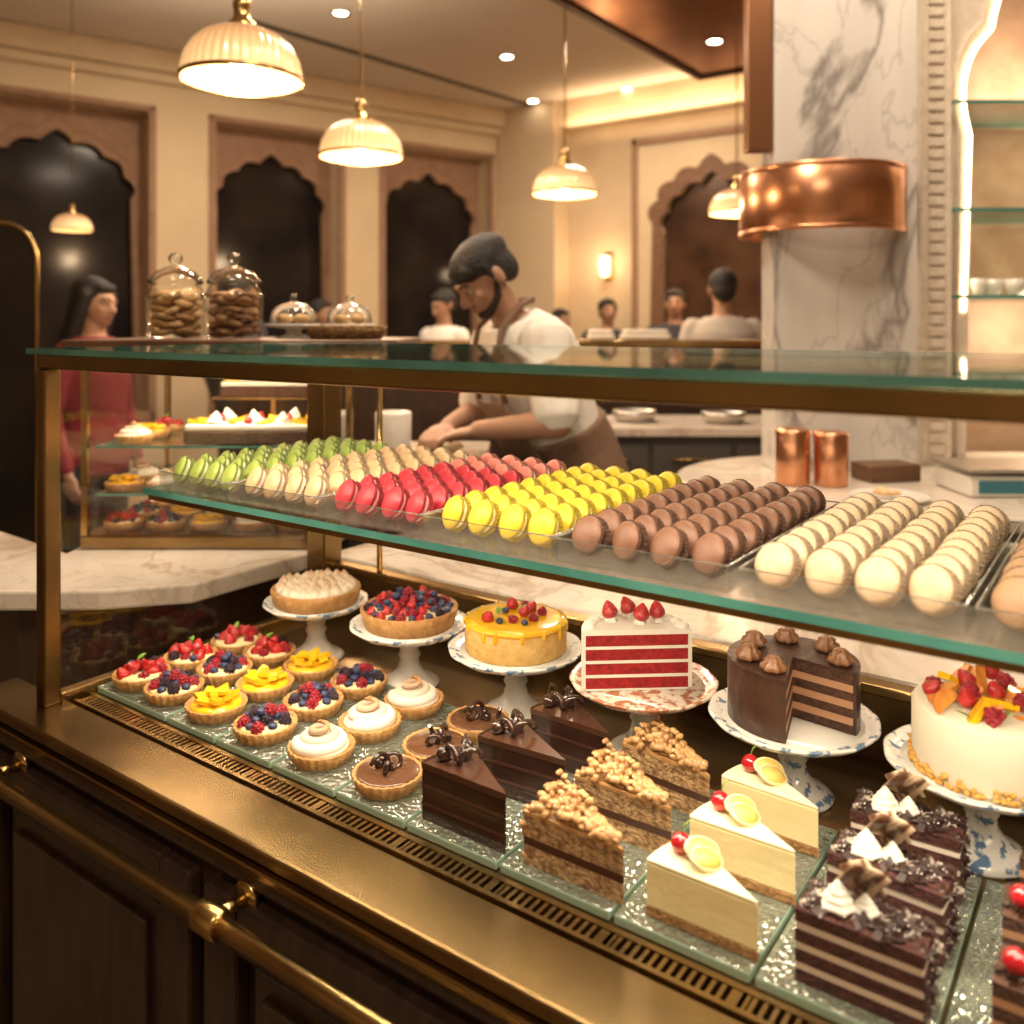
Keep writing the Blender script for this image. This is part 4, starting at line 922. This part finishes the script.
tb = root('dining_table', 'round dark dining table with brass pedestal', 'table', V(-2.6, 4.6), 0, 'dining tables')
B().lathe([(0, .72), (.40, .72), (.41, .73), (.41, .745), (.40, .75), (0, .75)], 48).done('table_top', WOODM, parent=tb)
B().lathe([(0, 0), (.24, 0), (.24, .015), (.05, .03), (.035, .06), (.035, .70), (.08, .72)], 32).done('pedestal', BRASS, parent=tb)
for r_, f_ in ((-2.7, 5.9), (-.9, 5.8), (.6, 6.3)): dup(tb, V(r_, f_))
cp = B().lathe([(0, 0), (.07, 0), (.11, .01), (.11, .014), (.07, .005), (0, .004)], 30).mesh('plate', CERAM)
for dx_, dy_ in ((-.15, 0), (.12, .12), (.08, -.18)):
    o = inst('plate', cp, None, V(-2.6, 4.6, .751)+Vector((dx_, dy_, 0))); tag(o, 'white plate on the round dining table', 'plate', 'plates on the dining table')
ar = root('arched_frame', 'tall arched brass standing mirror frame', 'mirror', V(-2.16, 3.75), PHI)
B().tube([(x, 0, z) for x, z in arch(0, .15, .0, 1.72, 1.88, 1, 30, 0, 0)], .010, 8).done('frame', BRASS, parent=ar)
B().panel(arch(0, .142, .02, 1.72, 1.87, 1, 30, 0, 0), [], .006, y0=.0).done('mirror_glass', NIGHT, parent=ar)

# ------------------------------------------------------------ lights
def area(name, loc, size, sy, e, col=(1, .80, .57), rot=(0, 0, 0)):
    l = bpy.data.lights.new(name, 'AREA'); l.shape = 'RECTANGLE'; l.size = size; l.size_y = sy; l.energy = e; l.color = col
    o = bpy.data.objects.new(name, l); COL.objects.link(o); o.location = loc; o.rotation_euler = rot; return o
area('case_led_light', (-.40, .770, 1.392), 1.9, .015, 6.8, (1, .84, .62), (radians(28), 0, 0))
area('shelf_led_light', (-.40, YS+.03, ZSH-.018), 1.9, .015, 6.0, (1, .84, .62), (radians(6), 0, 0))
area('small_case_light', in2(0, -.20, .425), .4, .03, 2.2, (1, .80, .56), (radians(15), 0, PHI))
def point(name, loc, e, r=.06, col=(1, .70, .42)):
    l = bpy.data.lights.new(name, 'POINT'); l.energy = e; l.shadow_soft_size = r; l.color = col
    o = bpy.data.objects.new(name, l); COL.objects.link(o); o.location = loc; return o
for k, (r_, f_) in enumerate(PL): point('pendant_light', V(r_, f_, ZP-.07), 28)
for r_, f_, e in ((0, 1.8, 46), (-1.6, 5.6, 46), (.8, 6.8, 54), (-.2, 4.2, 46), (1.2, 2.3, 36)):
    area('ceiling_fill', V(r_, f_, HC-.02), .5, .5, e, (1, .81, .60), (0, 0, PHI))
area('ceiling_fill', (.3, -1.0, HC-.02), .9, .9, 52, (1, .84, .64))  # added light behind the camera, brightens the case front and ledge
area('cove_light', (-3.0, CY-.35, 3.30), 3., .1, 14, (1, .68, .40), (radians(160), 0, 0))
area('uplight', V(-1.5, 5.0, 2.9), 1.5, 1.5, 14, (1, .80, .58), (pi, 0, PHI))
point('niche_light', V(2.05, 3.35, 2.4), 9, col=(1, .76, .52)); point('niche_light', V(2.05, 3.35, 1.4), 6, col=(1, .76, .52))
point('sconce_light', (-4.18, CY-.18, 2.04), 5)
point('jar_light', V(-.9, 1.75, 2.6), 6, .15)
w = bpy.data.worlds.new('world'); SC.world = w; w.use_nodes = True
w.node_tree.nodes['Background'].inputs[0].default_value = (.9, .68, .46, 1); w.node_tree.nodes['Background'].inputs[1].default_value = .05

cam = bpy.data.cameras.new('camera'); co = bpy.data.objects.new('camera', cam); COL.objects.link(co); SC.camera = co
cam.lens = 36*886/1024; cam.sensor_width = 36; co.location = (0, 0, 1.45)
co.rotation_euler = (radians(90), 0, PHI)
cam.shift_y = -187/1024
cam.clip_start = .02
cam.dof.use_dof = True; cam.dof.focus_distance = 1.25; cam.dof.aperture_fstop = 3.2
SC.view_settings.view_transform = 'Standard'
try: SC.cycles.transparent_max_bounces = 24
except Exception: pass
